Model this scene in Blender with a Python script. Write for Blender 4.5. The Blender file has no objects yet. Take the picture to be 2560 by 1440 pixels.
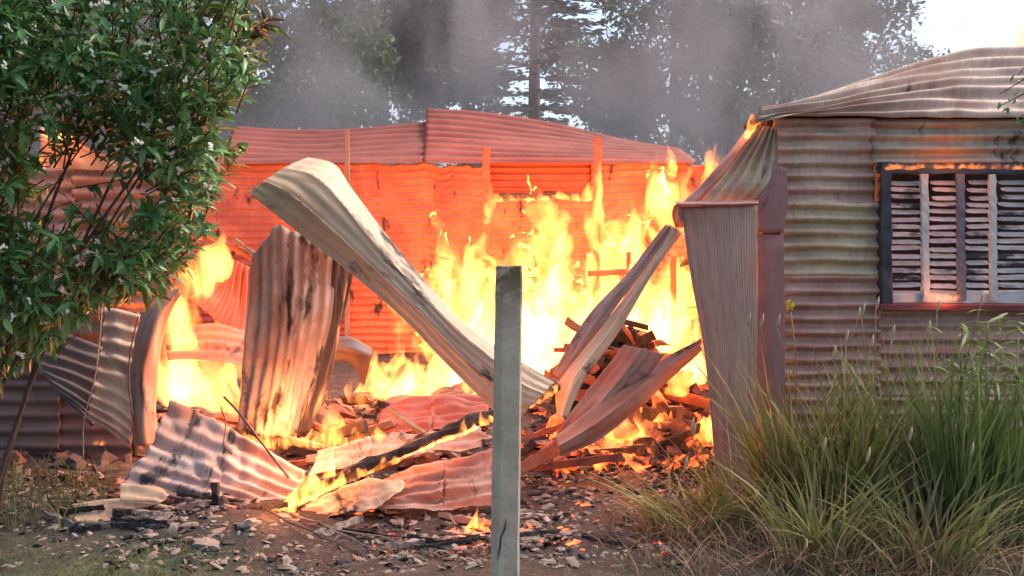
import bpy, bmesh, math, random
import numpy as np
from mathutils import Vector, Matrix, noise as mnoise

R = math.radians
random.seed(7); rng = np.random.default_rng(7)
S = bpy.context.scene
COL = S.collection

# ------------------------------------------------------------------ camera
CAM_H = 1.6
F_PX = 1280 / math.tan(R(25.0))           # focal length in photograph pixels (2560 wide)
PITCH = math.atan(200 / F_PX)
cam_d = bpy.data.cameras.new('camera'); cam = bpy.data.objects.new('camera', cam_d); COL.objects.link(cam)
cam_d.sensor_width = 36; cam_d.lens = 18 / math.tan(R(25.0)); cam_d.clip_start = 0.05; cam_d.clip_end = 1000
cam.location = (0, 0, CAM_H); cam.rotation_euler = (R(90) - PITCH, 0, 0)
S.camera = cam

# ------------------------------------------------------------------ sky, sun, exposure
SUN_EL, SUN_AZ = 55.0, 76.0               # azimuth: degrees clockwise from +Y (north); high to the side
w = bpy.data.worlds.new('World'); S.world = w; w.use_nodes = True
nt = w.node_tree; nt.nodes.clear()
sky = nt.nodes.new('ShaderNodeTexSky'); sky.sky_type = 'NISHITA'; sky.sun_disc = False
sky.sun_elevation = R(SUN_EL); sky.sun_rotation = R(SUN_AZ)
sky.air_density = 0.7; sky.dust_density = 2.6; sky.ozone_density = 0.0
bg = nt.nodes.new('ShaderNodeBackground'); bg.inputs['Strength'].default_value = 0.15
wo = nt.nodes.new('ShaderNodeOutputWorld')
nt.links.new(sky.outputs[0], bg.inputs[0]); nt.links.new(bg.outputs[0], wo.inputs[0])
sd = bpy.data.lights.new('sun', 'SUN'); sd.energy = 1.5; sd.angle = R(14); sd.color = (1.0, 0.92, 0.80)
sun = bpy.data.objects.new('sun', sd); COL.objects.link(sun)
az, el = R(SUN_AZ), R(SUN_EL)
to_sun = Vector((math.sin(az) * math.cos(el), math.cos(az) * math.cos(el), math.sin(el)))
sun.rotation_euler = to_sun.to_track_quat('Z', 'Y').to_euler()
sun.location = to_sun * 30
S.view_settings.view_transform = 'Standard'; S.view_settings.look = 'None'
S.view_settings.gamma = 1.0; S.view_settings.use_curve_mapping = False
S.view_settings.exposure = 1.32
c = S.cycles
c.max_bounces = 5; c.diffuse_bounces = 2; c.glossy_bounces = 2; c.transmission_bounces = 3
c.volume_bounces = 0; c.transparent_max_bounces = 8
c.sample_clamp_indirect = 2.5; c.use_denoising = True
c.volume_step_rate = 0.9; c.volume_max_steps = 64
c.caustics_reflective = False; c.caustics_refractive = False

# ------------------------------------------------------------------ helpers
CT, ST = math.cos(PITCH), math.sin(PITCH)
def P(px, py, Y):
    """the point at distance Y in front of the camera that stands at this place of the survey picture"""
    dx, dy = (px - 1280) / F_PX, (720 - py) / F_PX
    d = (dx, CT + dy * ST, -ST + dy * CT)
    k = Y / d[1]
    return Vector((d[0] * k, Y, CAM_H + d[2] * k))
def M_PER_PX(Y): return Y / F_PX

def gz(x, y):
    """height of the ground"""
    z = 0.02 * math.sin(1.7 * x + .4) * math.cos(1.3 * y) + 0.012 * math.sin(4.1 * x - 2.2 * y)
    def bump(cx, cy, r, h): return h * math.exp(-((x - cx) ** 2 + (y - cy) ** 2) / (r * r))
    z += bump(-1.5, 5.35, .45, .10) + bump(0.9, 6.7, .8, .16) + bump(-.4, 7.4, 1.1, .18) + bump(.62, 7.75, .34, .42) + bump(.95, 7.9, .32, .30) + bump(1.0, 8.3, .9, .25)
    z += bump(-3.2, 6.6, .9, .15)
    k = max(0.0, min(1.0, (math.hypot(x, y) - 14) / 10))
    return z * (1 - k)

def tag(o, label=None, cat=None, group=None, kind=None):
    if label: o['label'] = label
    if cat: o['category'] = cat
    if group: o['group'] = group
    if kind: o['kind'] = kind
    return o
def empty(name, loc=(0, 0, 0), label=None, cat=None, group=None):
    o = bpy.data.objects.new(name, None); COL.objects.link(o); o.location = loc
    o.empty_display_size = .1
    return tag(o, label, cat, group)
def link(name, me, mats, parent=None):
    o = bpy.data.objects.new(name, me); COL.objects.link(o)
    if mats is not None:
        for m in (mats if isinstance(mats, (list, tuple)) else [mats]):
            if len(me.materials) < 9 and m.name not in [q.name for q in me.materials if q]: me.materials.append(m)
    if parent is not None:
        o.parent = parent
        o.matrix_parent_inverse = Matrix.Translation(parent.location).inverted()
    return o
def mesh(name, V, Fc, uv=None, smooth=True, mi=None):
    me = bpy.data.meshes.new(name)
    V = np.asarray(V, dtype=np.float32)
    me.from_pydata(V.tolist() if len(V) < 200 else V, [], Fc if not isinstance(Fc, np.ndarray) else Fc.tolist())
    if uv is not None:
        l = me.uv_layers.new(name='UVMap'); vi = np.empty(len(me.loops), dtype=np.int32)
        me.loops.foreach_get('vertex_index', vi)
        l.data.foreach_set('uv', np.asarray(uv, dtype=np.float32)[vi].ravel())
    if smooth: me.polygons.foreach_set('use_smooth', [True] * len(me.polygons))
    if mi is not None: me.polygons.foreach_set('material_index', np.asarray(mi, dtype=np.int32))
    me.update()
    return me

# ------------------------------------------------------------------ materials
def newmat(name):
    m = bpy.data.materials.new(name); m.use_nodes = True; m.node_tree.nodes.clear()
    return m, m.node_tree
def N(nt, t, **kw):
    n = nt.nodes.new(t)
    for k, v in kw.items():
        if k in n.inputs: n.inputs[k].default_value = v
        else: setattr(n, k, v)
    return n
def ramp(nt, fac, stops):
    r = nt.nodes.new('ShaderNodeValToRGB'); e = r.color_ramp.elements
    while len(e) < len(stops): e.new(0.5)
    for q, (p, col) in zip(e, stops):
        q.position = p; q.color = (*col, 1) if len(col) == 3 else col
    nt.links.new(fac, r.inputs[0]); return r.outputs[0]
def mixc(nt, fac, a, b):
    m = nt.nodes.new('ShaderNodeMix'); m.data_type = 'RGBA'
    for s, v in ((0, fac), (6, a), (7, b)):
        if hasattr(v, 'links') or isinstance(v, bpy.types.NodeSocket): nt.links.new(v, m.inputs[s])
        else: m.inputs[s].default_value = v if s == 0 else (*v, 1)
    return m.outputs[2]
def noise_tex(nt, vec, scale, detail=4, rough=.55, w=None, dist=0):
    n = nt.nodes.new('ShaderNodeTexNoise')
    n.inputs['Scale'].default_value = scale; n.inputs['Detail'].default_value = detail
    n.inputs['Roughness'].default_value = rough; n.inputs['Distortion'].default_value = dist
    if w is not None: n.noise_dimensions = '4D'; nt.links.new(w, n.inputs['W'])
    if vec is not None: nt.links.new(vec, n.inputs['Vector'])
    return n.outputs[0]
def mapping(nt, vec, scale):
    m = nt.nodes.new('ShaderNodeMapping'); m.inputs['Scale'].default_value = scale
    nt.links.new(vec, m.inputs[0]); return m.outputs[0]
def rand_w(nt):
    oi = nt.nodes.new('ShaderNodeObjectInfo'); mm = N(nt, 'ShaderNodeMath', operation='MULTIPLY')
    mm.inputs[1].default_value = 57.0; nt.links.new(oi.outputs['Random'], mm.inputs[0]); return mm.outputs[0]
def out_surf(nt, bsdf):
    o = nt.nodes.new('ShaderNodeOutputMaterial'); nt.links.new(bsdf.outputs[0], o.inputs[0])

def sheet_mat(name, c1, c2, rust, rust_amt=.45, char=.0, along=(14, 1.6), metallic=.0, rough=.62, spots=.0):
    """weathered zinc sheet: streaks along the sheet, rust clouds, charred blotches, nail holes"""
    m, nt = newmat(name)
    uvn = nt.nodes.new('ShaderNodeUVMap'); uv = uvn.outputs[0]; wv = rand_w(nt)
    st = noise_tex(nt, mapping(nt, uv, (along[0], along[1], 1)), 1.0, 5, .62, wv)
    col = ramp(nt, st, [(.34, c1), (.52, tuple((a + b) / 2 for a, b in zip(c1, c2))), (.68, c2)])
    cl = noise_tex(nt, uv, 3.1, 6, .6, wv, .4)
    col = mixc(nt, ramp(nt, cl, [(.62 - rust_amt * .4, (0, 0, 0)), (.74 - rust_amt * .25, (1, 1, 1))]), col, rust)
    gr = noise_tex(nt, mapping(nt, uv, (60, 9, 1)), 1.0, 3, .6, wv)
    col = mixc(nt, ramp(nt, gr, [(.45, (0, 0, 0)), (.75, (.35, .35, .35))]), col, (.10, .075, .06))
    if char:
        ch = noise_tex(nt, mapping(nt, uv, (5, 2.2, 1)), 1.0, 6, .68, wv, .3)
        col = mixc(nt, ramp(nt, ch, [(.655 - char * .25, (0, 0, 0)), (.725 - char * .24, (1, 1, 1))]), col, (.022, .019, .018))
    if spots:
        vo = nt.nodes.new('ShaderNodeTexVoronoi'); vo.inputs['Scale'].default_value = 9
        nt.links.new(mapping(nt, uv, (1.6, 1, 1)), vo.inputs[0])
        col = mixc(nt, ramp(nt, vo.outputs['Distance'], [(.05, (spots,) * 3), (.10, (0, 0, 0))]), col, (.03, .02, .018))
    b = N(nt, 'ShaderNodeBsdfPrincipled', Metallic=metallic)
    nt.links.new(col, b.inputs['Base Color'])
    nt.links.new(ramp(nt, cl, [(.3, (rough - .12,) * 3), (.7, (rough + .2,) * 3)]), b.inputs['Roughness'])
    bp = N(nt, 'ShaderNodeBump', Strength=.35, Distance=.006)
    nt.links.new(noise_tex(nt, uv, 45, 5, .65, wv), bp.inputs['Height']); nt.links.new(bp.outputs[0], b.inputs['Normal'])
    out_surf(nt, b); return m

def plain_mat(name, c1, c2, scale=6, rough=.85, bump=.4, dist=.01, stretch=(1, 1, 1), c3=None, amt=.62):
    m, nt = newmat(name)
    tc = nt.nodes.new('ShaderNodeTexCoord'); wv = rand_w(nt)
    v = mapping(nt, tc.outputs['Object'], stretch)
    n1 = noise_tex(nt, v, scale, 6, .6, wv)
    col = ramp(nt, n1, [(.33, c1), (.68, c2)])
    if c3: col = mixc(nt, ramp(nt, noise_tex(nt, v, scale * .45, 5, .65, wv), [(amt, (0, 0, 0)), (amt + .08, (1, 1, 1))]), col, c3)
    b = N(nt, 'ShaderNodeBsdfPrincipled', Roughness=rough); nt.links.new(col, b.inputs['Base Color'])
    bp = N(nt, 'ShaderNodeBump', Strength=bump, Distance=dist)
    nt.links.new(noise_tex(nt, v, scale * 5, 5, .65, wv), bp.inputs['Height']); nt.links.new(bp.outputs[0], b.inputs['Normal'])
    out_surf(nt, b); return m

def leaf_mat(name, c1, c2, trans=.35, rough=.45, scale=1.7, c3=None, amt=.6):
    m, nt = newmat(name)
    tc = nt.nodes.new('ShaderNodeTexCoord'); g = nt.nodes.new('ShaderNodeNewGeometry')
    oi = nt.nodes.new('ShaderNodeObjectInfo')
    add = N(nt, 'ShaderNodeMath', operation='ADD'); nt.links.new(g.outputs['Random Per Island'], add.inputs[0]); nt.links.new(oi.outputs['Random'], add.inputs[1])
    fr = N(nt, 'ShaderNodeMath', operation='FRACT'); nt.links.new(add.outputs[0], fr.inputs[0])
    col = ramp(nt, fr.outputs[0], [(0, c1), (1, c2)])
    if c3:
        n1 = noise_tex(nt, g.outputs['Position'], scale, 3, .6)
        col = mixc(nt, ramp(nt, n1, [(amt, (0, 0, 0)), (amt + .1, (1, 1, 1))]), col, c3)
    b = N(nt, 'ShaderNodeBsdfPrincipled', Roughness=rough); nt.links.new(col, b.inputs['Base Color'])
    t = nt.nodes.new('ShaderNodeBsdfTranslucent'); nt.links.new(col, t.inputs[0])
    mx = N(nt, 'ShaderNodeMixShader'); mx.inputs[0].default_value = trans
    nt.links.new(b.outputs[0], mx.inputs[1]); nt.links.new(t.outputs[0], mx.inputs[2]); out_surf(nt, mx); return m

FIRE = .165
FLAME_COL = (1.0, .26, .048, 1)
def flame_mat(name, k, scale=4.0, lo=.38, hi=.62, floor=.12, vs=.42, col=FLAME_COL, soot=0):
    """burning gas: glowing volume, torn into upward licks"""
    m, nt = newmat(name)
    g = nt.nodes.new('ShaderNodeNewGeometry')
    v = mapping(nt, g.outputs['Position'], (1, 1, vs))
    n1 = noise_tex(nt, v, scale, 4, .60, None, 1.3)
    mr = N(nt, 'ShaderNodeMapRange', interpolation_type='SMOOTHSTEP')
    mr.inputs[1].default_value = lo; mr.inputs[2].default_value = hi; mr.inputs[3].default_value = floor * k; mr.inputs[4].default_value = k
    nt.links.new(n1, mr.inputs[0])
    e = nt.nodes.new('ShaderNodeEmission'); e.inputs[0].default_value = col
    nt.links.new(mr.outputs[0], e.inputs[1])
    o = nt.nodes.new('ShaderNodeOutputMaterial'); sh = e
    if soot:                                   # soot in the flame swallows blue light from behind
        ab = nt.nodes.new('ShaderNodeVolumeAbsorption'); ab.inputs[0].default_value = (1, .5, .15, 1)
        mm = N(nt, 'ShaderNodeMath', operation='MULTIPLY'); mm.inputs[1].default_value = soot; nt.links.new(mr.outputs[0], mm.inputs[0]); nt.links.new(mm.outputs[0], ab.inputs[1])
        sh = nt.nodes.new('ShaderNodeAddShader'); nt.links.new(e.outputs[0], sh.inputs[0]); nt.links.new(ab.outputs[0], sh.inputs[1])
    nt.links.new(sh.outputs[0], o.inputs['Volume'])
    return m

def ember_mat(name, strength=3.0, amt=.5):
    m, nt = newmat(name)
    g = nt.nodes.new('ShaderNodeNewGeometry'); wv = rand_w(nt)
    n1 = noise_tex(nt, g.outputs['Position'], 13, 5, .65, wv)
    n2 = noise_tex(nt, g.outputs['Position'], 5, 3, .6, wv)
    b = N(nt, 'ShaderNodeBsdfPrincipled', Roughness=.95)
    nt.links.new(ramp(nt, n1, [(.35, (.02, .014, .012)), (.7, (.16, .10, .09))]), b.inputs['Base Color'])
    hot = ramp(nt, n2, [(amt, (0, 0, 0)), (amt + .16, (1.0, .10, .015)), (amt + .3, (1.0, .30, .05))])
    nt.links.new(hot, b.inputs['Emission Color']); b.inputs['Emission Strength'].default_value = strength
    out_surf(nt, b); return m

# zinc sheets
M_PINK = sheet_mat('zinc_pink', (.60, .39, .28), (.33, .185, .135), (.35, .175, .135), .5, 0, (3, 9))
M_BEIGE = sheet_mat('zinc_beige', (.57, .45, .275), (.34, .25, .145), (.34, .205, .14), .35, 0, (3, 9))
M_TAN = sheet_mat('zinc_tan', (.66, .47, .33), (.38, .24, .165), (.38, .215, .16), .45, 0, (3, 9))
M_ROOF = sheet_mat('zinc_roof', (.54, .41, .31), (.33, .22, .165), (.30, .17, .125), .55, .18, (3, 9))
M_SOOTED = sheet_mat('zinc_sooted', (.50, .41, .29), (.30, .23, .155), (.34, .205, .14), .4, .40, (3, 9))
M_GREY = sheet_mat('zinc_grey', (.44, .41, .37), (.19, .165, .14), (.24, .17, .13), .35, .55, (16, 1.3), spots=.8)
M_CREAM = sheet_mat('zinc_cream', (.63, .45, .285), (.45, .285, .18), (.50, .30, .195), .35, .36, (16, 1.3), spots=.5)
M_ROSE = sheet_mat('zinc_rose', (.44, .30, .25), (.26, .14, .105), (.32, .14, .09), .5, .42, (16, 1.3), spots=.4)
M_LYING = sheet_mat('zinc_lying', (.50, .40, .35), (.32, .21, .18), (.34, .17, .12), .4, .48, (2, 12), spots=.6)
M_BROWN = sheet_mat('zinc_brown', (.46, .30, .215), (.29, .175, .13), (.36, .205, .155), .3, 0, (30, .8))
M_FLASH = sheet_mat('flashing_red', (.30, .15, .125), (.24, .115, .10), (.20, .12, .10), .35, .1, (4, 2))
M_DARK = sheet_mat('zinc_dark', (.16, .13, .115), (.07, .055, .05), (.15, .09, .07), .3, .3, (3, 9))
M_CHARSHEET = sheet_mat('zinc_charred', (.05, .042, .038), (.018, .015, .014), (.06, .035, .028), .2, .5, (16, 1.3))
M_REAR = sheet_mat('zinc_firelit', (.56, .20, .115), (.42, .13, .075), (.36, .11, .07), .5, .34, (3, 5))  # rusty red-orange with the glow of the firelight put into the colour
M_REARDK = sheet_mat('zinc_firelit_dark', (.36, .095, .06), (.25, .06, .04), (.26, .07, .05), .4, 0, (3, 9))  # darker copy, firelit red put into the base colour
# timber, stone
M_CHAR = plain_mat('charred_wood', (.010, .009, .009), (.055, .047, .043), 14, .9, .9, .012, (1, 1, .35))
M_FRAME = plain_mat('charred_frame', (.012, .014, .018), (.05, .055, .065), 9, .75, .6, .006)
M_SLAT = plain_mat('peeling_slat', (.66, .65, .61), (.42, .41, .395), 9, .8, .5, .004, (.6, 1, 1.6), (.025, .025, .03), .53)
M_STILE = plain_mat('peeling_stile', (.58, .60, .52), (.40, .41, .36), 7, .8, .4, .004, (1, 1, .4), (.05, .055, .06), .66)
M_STILED = plain_mat('grey_stile', (.15, .155, .18), (.09, .09, .11), 7, .75, .4, .004, (1, 1, .4))
M_SILL = plain_mat('red_sill', (.24, .05, .045), (.12, .035, .03), 8, .8, .4, .004, (1, 1, 1), (.05, .03, .03), .6)
M_WOOD = plain_mat('grey_timber', (.13, .10, .08), (.26, .20, .16), 7, .9, .6, .008, (1, 1, .3), (.02, .018, .016), .55)
M_ASH = plain_mat('pale_ash', (.36, .28, .235), (.17, .13, .11), 12, .95, .6, .01)
M_ASHD = plain_mat('dark_ash', (.025, .021, .021), (.085, .068, .063), 12, .95, .7, .01)
M_RUBBLE = plain_mat('scorched_rubble', (.30, .12, .075), (.14, .06, .045), 7, .95, .7, .015, (1, 1, 1), (.04, .028, .025), .58)
M_WIRE = plain_mat('rusty_wire', (.06, .04, .035), (.12, .07, .055), 20, .7)
M_BARK = plain_mat('bark', (.055, .042, .034), (.13, .10, .08), 9, .95, .9, .02, (1, 1, .3))
M_BARKW = plain_mat('conifer_bark_lit', (.24, .13, .08), (.36, .21, .13), 5, .95, .9, .02, (1, 1, .3))  # orange light on trunk and boughs put into the bark colour
M_INSIDE = plain_mat('dark_inside', (.012, .011, .012), (.03, .026, .024), 5, .9)  # near-black, darkness of the unlit room put into the colour
# plants
M_LEAF = leaf_mat('shrub_leaf', (.05, .14, .04), (.14, .29, .085), .25, .38, 1.7, (.035, .05, .022), .56)
M_PETAL = leaf_mat('petal', (.80, .82, .74), (.66, .72, .58), .3, .6)
M_TREE = leaf_mat('tree_leaf', (.045, .085, .028), (.12, .17, .055), .3, .6, .35, (.17, .15, .045), .62)
M_TREE2 = leaf_mat('tree_leaf_olive', (.042, .070, .030), (.11, .14, .060), .3, .6, .5, (.05, .075, .035), .55)
M_NEEDLE = leaf_mat('needle', (.035, .042, .030), (.075, .070, .045), .2, .7)
M_BLADE = leaf_mat('grass_blade', (.11, .13, .034), (.25, .255, .082), .3, .55, 1.5, (.16, .12, .055), .54)
M_BLADEL = leaf_mat('grass_blade_bright', (.11, .165, .04), (.22, .28, .085), .35, .5)
M_DRY = leaf_mat('dry_blade', (.26, .17, .095), (.40, .29, .17), .25, .8)
M_DRYR = leaf_mat('scorched_blade', (.14, .075, .045), (.26, .15, .085), .2, .85)
M_TURF = leaf_mat('turf_blade', (.05, .085, .022), (.11, .135, .045), .3, .7)
M_HEAD = leaf_mat('seed_head', (.34, .29, .17), (.46, .42, .26), .2, .9)
M_YEL = leaf_mat('yellow_flower', (.45, .36, .03), (.38, .34, .06), .2, .8)
# fire
M_FLAME = flame_mat('flame_gas', 20, 5.4, .45, .61, .02)
M_FLAMEH = flame_mat('flame_gas_hot', 25, 4.6, .42, .61, .04)
M_FLAMES = flame_mat('flame_gas_small', 60, 15.0, .42, .60, .05)
M_FLAMEL = flame_mat('flame_gas_faint', 14, 15.0, .42, .60, .05)
M_GLOWVEIL = flame_mat('fire_glow_veil', 7, 3.2, .42, .62, .03)  # faint emission for the added glow veils
M_FLAMER = flame_mat('flame_gas_sooty', 5, 6.0, .40, .60, .05, soot=3.0)
M_EMBER = ember_mat('ember', 2.6, .46)
M_EMBERD = ember_mat('ember_dull', 1.6, .56)

def ground_mat():
    m, nt = newmat('burnt_ground'); g = nt.nodes.new('ShaderNodeNewGeometry'); p = g.outputs['Position']
    n1 = noise_tex(nt, p, 1.4, 6, .6); n2 = noise_tex(nt, p, 9, 6, .65); n3 = noise_tex(nt, p, 40, 4, .6)
    soil = ramp(nt, n2, [(.3, (.008, .007, .007)), (.55, (.020, .016, .015)), (.75, (.075, .062, .058))])
    soil = mixc(nt, ramp(nt, n3, [(.58, (0, 0, 0)), (.7, (.7, .7, .7))]), soil, (.13, .108, .10))
    green = ramp(nt, n2, [(.3, (.030, .045, .016)), (.7, (.085, .095, .035))])
    # distance from the house front: turf where it has not burnt
    sx = nt.nodes.new('ShaderNodeSeparateXYZ'); nt.links.new(p, sx.inputs[0])
    far = N(nt, 'ShaderNodeMapRange'); far.inputs[1].default_value = 5.35; far.inputs[2].default_value = 4.7
    nt.links.new(sx.outputs['Y'], far.inputs[0])
    far2 = N(nt, 'ShaderNodeMapRange'); far2.inputs[1].default_value = 13; far2.inputs[2].default_value = 15
    nt.links.new(sx.outputs['Y'], far2.inputs[0])
    mxm = N(nt, 'ShaderNodeMath', operation='MAXIMUM'); nt.links.new(far.outputs[0], mxm.inputs[0]); nt.links.new(far2.outputs[0], mxm.inputs[1])
    ml = N(nt, 'ShaderNodeMath', operation='MULTIPLY'); nt.links.new(mxm.outputs[0], ml.inputs[0])
    nt.links.new(ramp(nt, n1, [(.4, (.25, .25, .25)), (.6, (1, 1, 1))]), ml.inputs[1])
    gx = N(nt, 'ShaderNodeMapRange'); gx.inputs[1].default_value = -1.0; gx.inputs[2].default_value = -1.7; gx.inputs[3].default_value = .15; gx.inputs[4].default_value = 1.0
    nt.links.new(sx.outputs['X'], gx.inputs[0]); ml2 = N(nt, 'ShaderNodeMath', operation='MULTIPLY'); nt.links.new(ml.outputs[0], ml2.inputs[0]); nt.links.new(gx.outputs[0], ml2.inputs[1])
    col = mixc(nt, ml2.outputs[0], soil, green)
    b = N(nt, 'ShaderNodeBsdfPrincipled', Roughness=.95); nt.links.new(col, b.inputs['Base Color'])
    bp = N(nt, 'ShaderNodeBump', Strength=.8, Distance=.03); nt.links.new(n2, bp.inputs['Height']); nt.links.new(bp.outputs[0], b.inputs['Normal'])
    out_surf(nt, b); return m
M_GROUND = ground_mat()

# ------------------------------------------------------------------ shape builders
def crom(a, t):
    """Catmull-Rom through the rows of a (k,...) at parameters t in 0..1"""
    a = np.asarray(a, float); k = len(a)
    if k == 2: return a[0] + (a[1] - a[0]) * t.reshape(-1, *([1] * (a.ndim - 1)))
    x = t * (k - 1); i = np.clip(np.floor(x).astype(int), 0, k - 2); f = (x - i).reshape(-1, *([1] * (a.ndim - 1)))
    pad = np.concatenate([[2 * a[0] - a[1]], a, [2 * a[-1] - a[-2]]])
    p0, p1, p2, p3 = pad[i], pad[i + 1], pad[i + 2], pad[i + 3]
    return .5 * (2 * p1 + (p2 - p0) * f + (2 * p0 - 5 * p1 + 4 * p2 - p3) * f ** 2 + (3 * p1 - p0 - 3 * p2 + p3) * f ** 3)
def lin(a, t):
    a = np.asarray(a, float); k = len(a); x = t * (k - 1); i = np.clip(np.floor(x).astype(int), 0, k - 2); f = (x - i)[:, None]
    f = np.clip((f - .06) / .88, 0, 1)
    return a[i] * (1 - f) + a[i + 1] * f
def wob(u, v, seed, n=7, f=9.0):
    r = np.random.default_rng(seed); o = np.zeros_like(u)
    for _ in range(n):
        a, b, ph = r.normal(0, f), r.normal(0, f), r.uniform(0, 6.3)
        o += np.sin(a * u + b * v + ph) / n ** .5
    return o
def sheet_mesh(ctrl, ncorr, amp=.011, crumple=0.0, crease=False, across='v', dent=.006, thick=.003, torn='', tear=.05, seed=0, res=9, nlong=44, world=False):
    """corrugated sheet over a control grid (rows = v, columns = u); the waves run across the given direction"""
    G = np.array([[tuple(p) if world else tuple(P(*p)) for p in row] for row in ctrl], float)
    nc = max(14, int(ncorr * res)); nl = nlong
    nu, nv = (nl, nc) if across == 'v' else (nc, nl)
    u = np.linspace(0, 1, nu + 1); v = np.linspace(0, 1, nv + 1)
    UU, VV = np.meshgrid(u, v)
    U2, V2 = UU.copy(), VV.copy()
    r = np.random.default_rng(seed + 5)
    def rag(t, s):
        q = np.random.default_rng(seed * 7 + s); o = np.zeros_like(t)
        for fq in (5, 11, 23, 47, 80): o += np.abs(np.sin(fq * t + q.uniform(0, 6))) * 5 / (fq + 4) * q.uniform(.5, 1.3)
        return o / 1.4
    if 'r' in torn: U2 = U2 * (1 - tear * rag(VV, 1))
    if 'l' in torn: U2 = 1 - (1 - U2) * (1 - tear * rag(VV, 2))
    if 'b' in torn: V2 = V2 * (1 - tear * rag(UU, 3))
    if 't' in torn: V2 = 1 - (1 - V2) * (1 - tear * rag(UU, 4))
    # evaluate the surface at (U2,V2)
    def ev(a, b):
        shp = a.shape; fa, fb = np.clip(a.ravel(), 0, 1), np.clip(b.ravel(), 0, 1)
        k = G.shape[0]
        rows = np.stack([(lin if crease else crom)(G[i], fa) for i in range(k)], 0)      # k, n, 3
        if k == 2: out = rows[0] + (rows[1] - rows[0]) * fb[:, None]
        else:
            x = fb * (k - 1); i = np.clip(np.floor(x).astype(int), 0, k - 2); f = (x - i)[:, None]
            pad = np.concatenate([[2 * rows[0] - rows[1]], rows, [2 * rows[-1] - rows[-2]]]); j = np.arange(len(fa))
            p0, p1, p2, p3 = pad[i, j], pad[i + 1, j], pad[i + 2, j], pad[i + 3, j]
            out = .5 * (2 * p1 + (p2 - p0) * f + (2 * p0 - 5 * p1 + 4 * p2 - p3) * f ** 2 + (3 * p1 - p0 - 3 * p2 + p3) * f ** 3)
        return out.reshape(*shp, 3)
    Q = ev(U2, V2); e = 1e-3
    n = np.cross(ev(U2 + e, V2) - ev(U2 - e, V2), ev(U2, V2 + e) - ev(U2, V2 - e))
    n /= np.linalg.norm(n, axis=2, keepdims=True) + 1e-12
    if n[..., 1].mean() > 0: n = -n                                # face the front
    ph = (VV if across == 'v' else UU) * ncorr * 2 * math.pi
    d = amp * np.sin(ph + .25 * wob(UU, VV, seed + 3, 5, 5)) * (1 + .25 * wob(UU, VV, seed + 1, 6, 8)) + dent * wob(UU, VV, seed + 2, 8, 7)
    if crumple: d = d + crumple * (np.abs(wob(UU, VV, seed + 9, 4, 6)) - .6) + crumple * .5 * np.abs(wob(UU, VV, seed + 10, 4, 15))
    A = Q + n * d[..., None]; B = A - n * thick
    w_u = np.linalg.norm(np.diff(Q, axis=1), axis=2).sum(1).mean(); w_v = np.linalg.norm(np.diff(Q, axis=0), axis=2).sum(0).mean()
    off = r.uniform(0, 9, 2)
    if across == 'v': uvs = np.stack([UU * w_u + off[0], VV * w_v + off[1]], 2)
    else: uvs = np.stack([UU * w_u + off[0], VV * w_v + off[1]], 2)
    m = (nu + 1) * (nv + 1); idx = np.arange(m).reshape(nv + 1, nu + 1)
    a, b_, c_, d_ = idx[:-1, :-1].ravel(), idx[:-1, 1:].ravel(), idx[1:, 1:].ravel(), idx[1:, :-1].ravel()
    front = np.stack([a, d_, c_, b_], 1); back = np.stack([a, b_, c_, d_], 1) + m
    rim = np.concatenate([idx[0], idx[1:, -1], idx[-1, -2::-1], idx[-2:0:-1, 0]])
    rn = np.roll(rim, -1); side = np.stack([rim, rn, rn + m, rim + m], 1)
    return mesh('sheet', np.concatenate([A.reshape(-1, 3), B.reshape(-1, 3)]), np.concatenate([front, back, side]),
                np.concatenate([uvs.reshape(-1, 2)] * 2))
def sheet(name, ctrl, ncorr, mat, parent=None, label=None, cat=None, group=None, **kw):
    o = link(name, sheet_mesh(ctrl, ncorr, **kw), mat, parent)
    return tag(o, label, cat, group)

def tube_mesh(pts, radii, seg=7, jitter=0, seed=0, cap=True):
    pts = [Vector(p) for p in pts]; V, Fc = [], []
    r = random.Random(seed); n = len(pts)
    for i, p in enumerate(pts):
        t = (pts[min(i + 1, n - 1)] - pts[max(i - 1, 0)]).normalized()
        a = t.orthogonal().normalized(); b = t.cross(a)
        if i: a = (pa - t * pa.dot(t)).normalized(); b = t.cross(a)
        pa = a
        for k in range(seg):
            an = 2 * math.pi * k / seg; rr = radii[i] * (1 + r.uniform(-jitter, jitter))
            V.append(p + (a * math.cos(an) + b * math.sin(an)) * rr)
    for i in range(n - 1):
        for k in range(seg):
            Fc.append((i * seg + k, i * seg + (k + 1) % seg, (i + 1) * seg + (k + 1) % seg, (i + 1) * seg + k))
    if cap: Fc += [tuple(range(seg))[::-1], tuple(range((n - 1) * seg, n * seg))]
    return [tuple(v) for v in V], Fc
def join(parts):
    V, Fc, o = [], [], 0
    for v, f in parts:
        V += list(v); Fc += [tuple(i + o for i in q) for q in f]; o += len(v)
    return V, Fc
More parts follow.
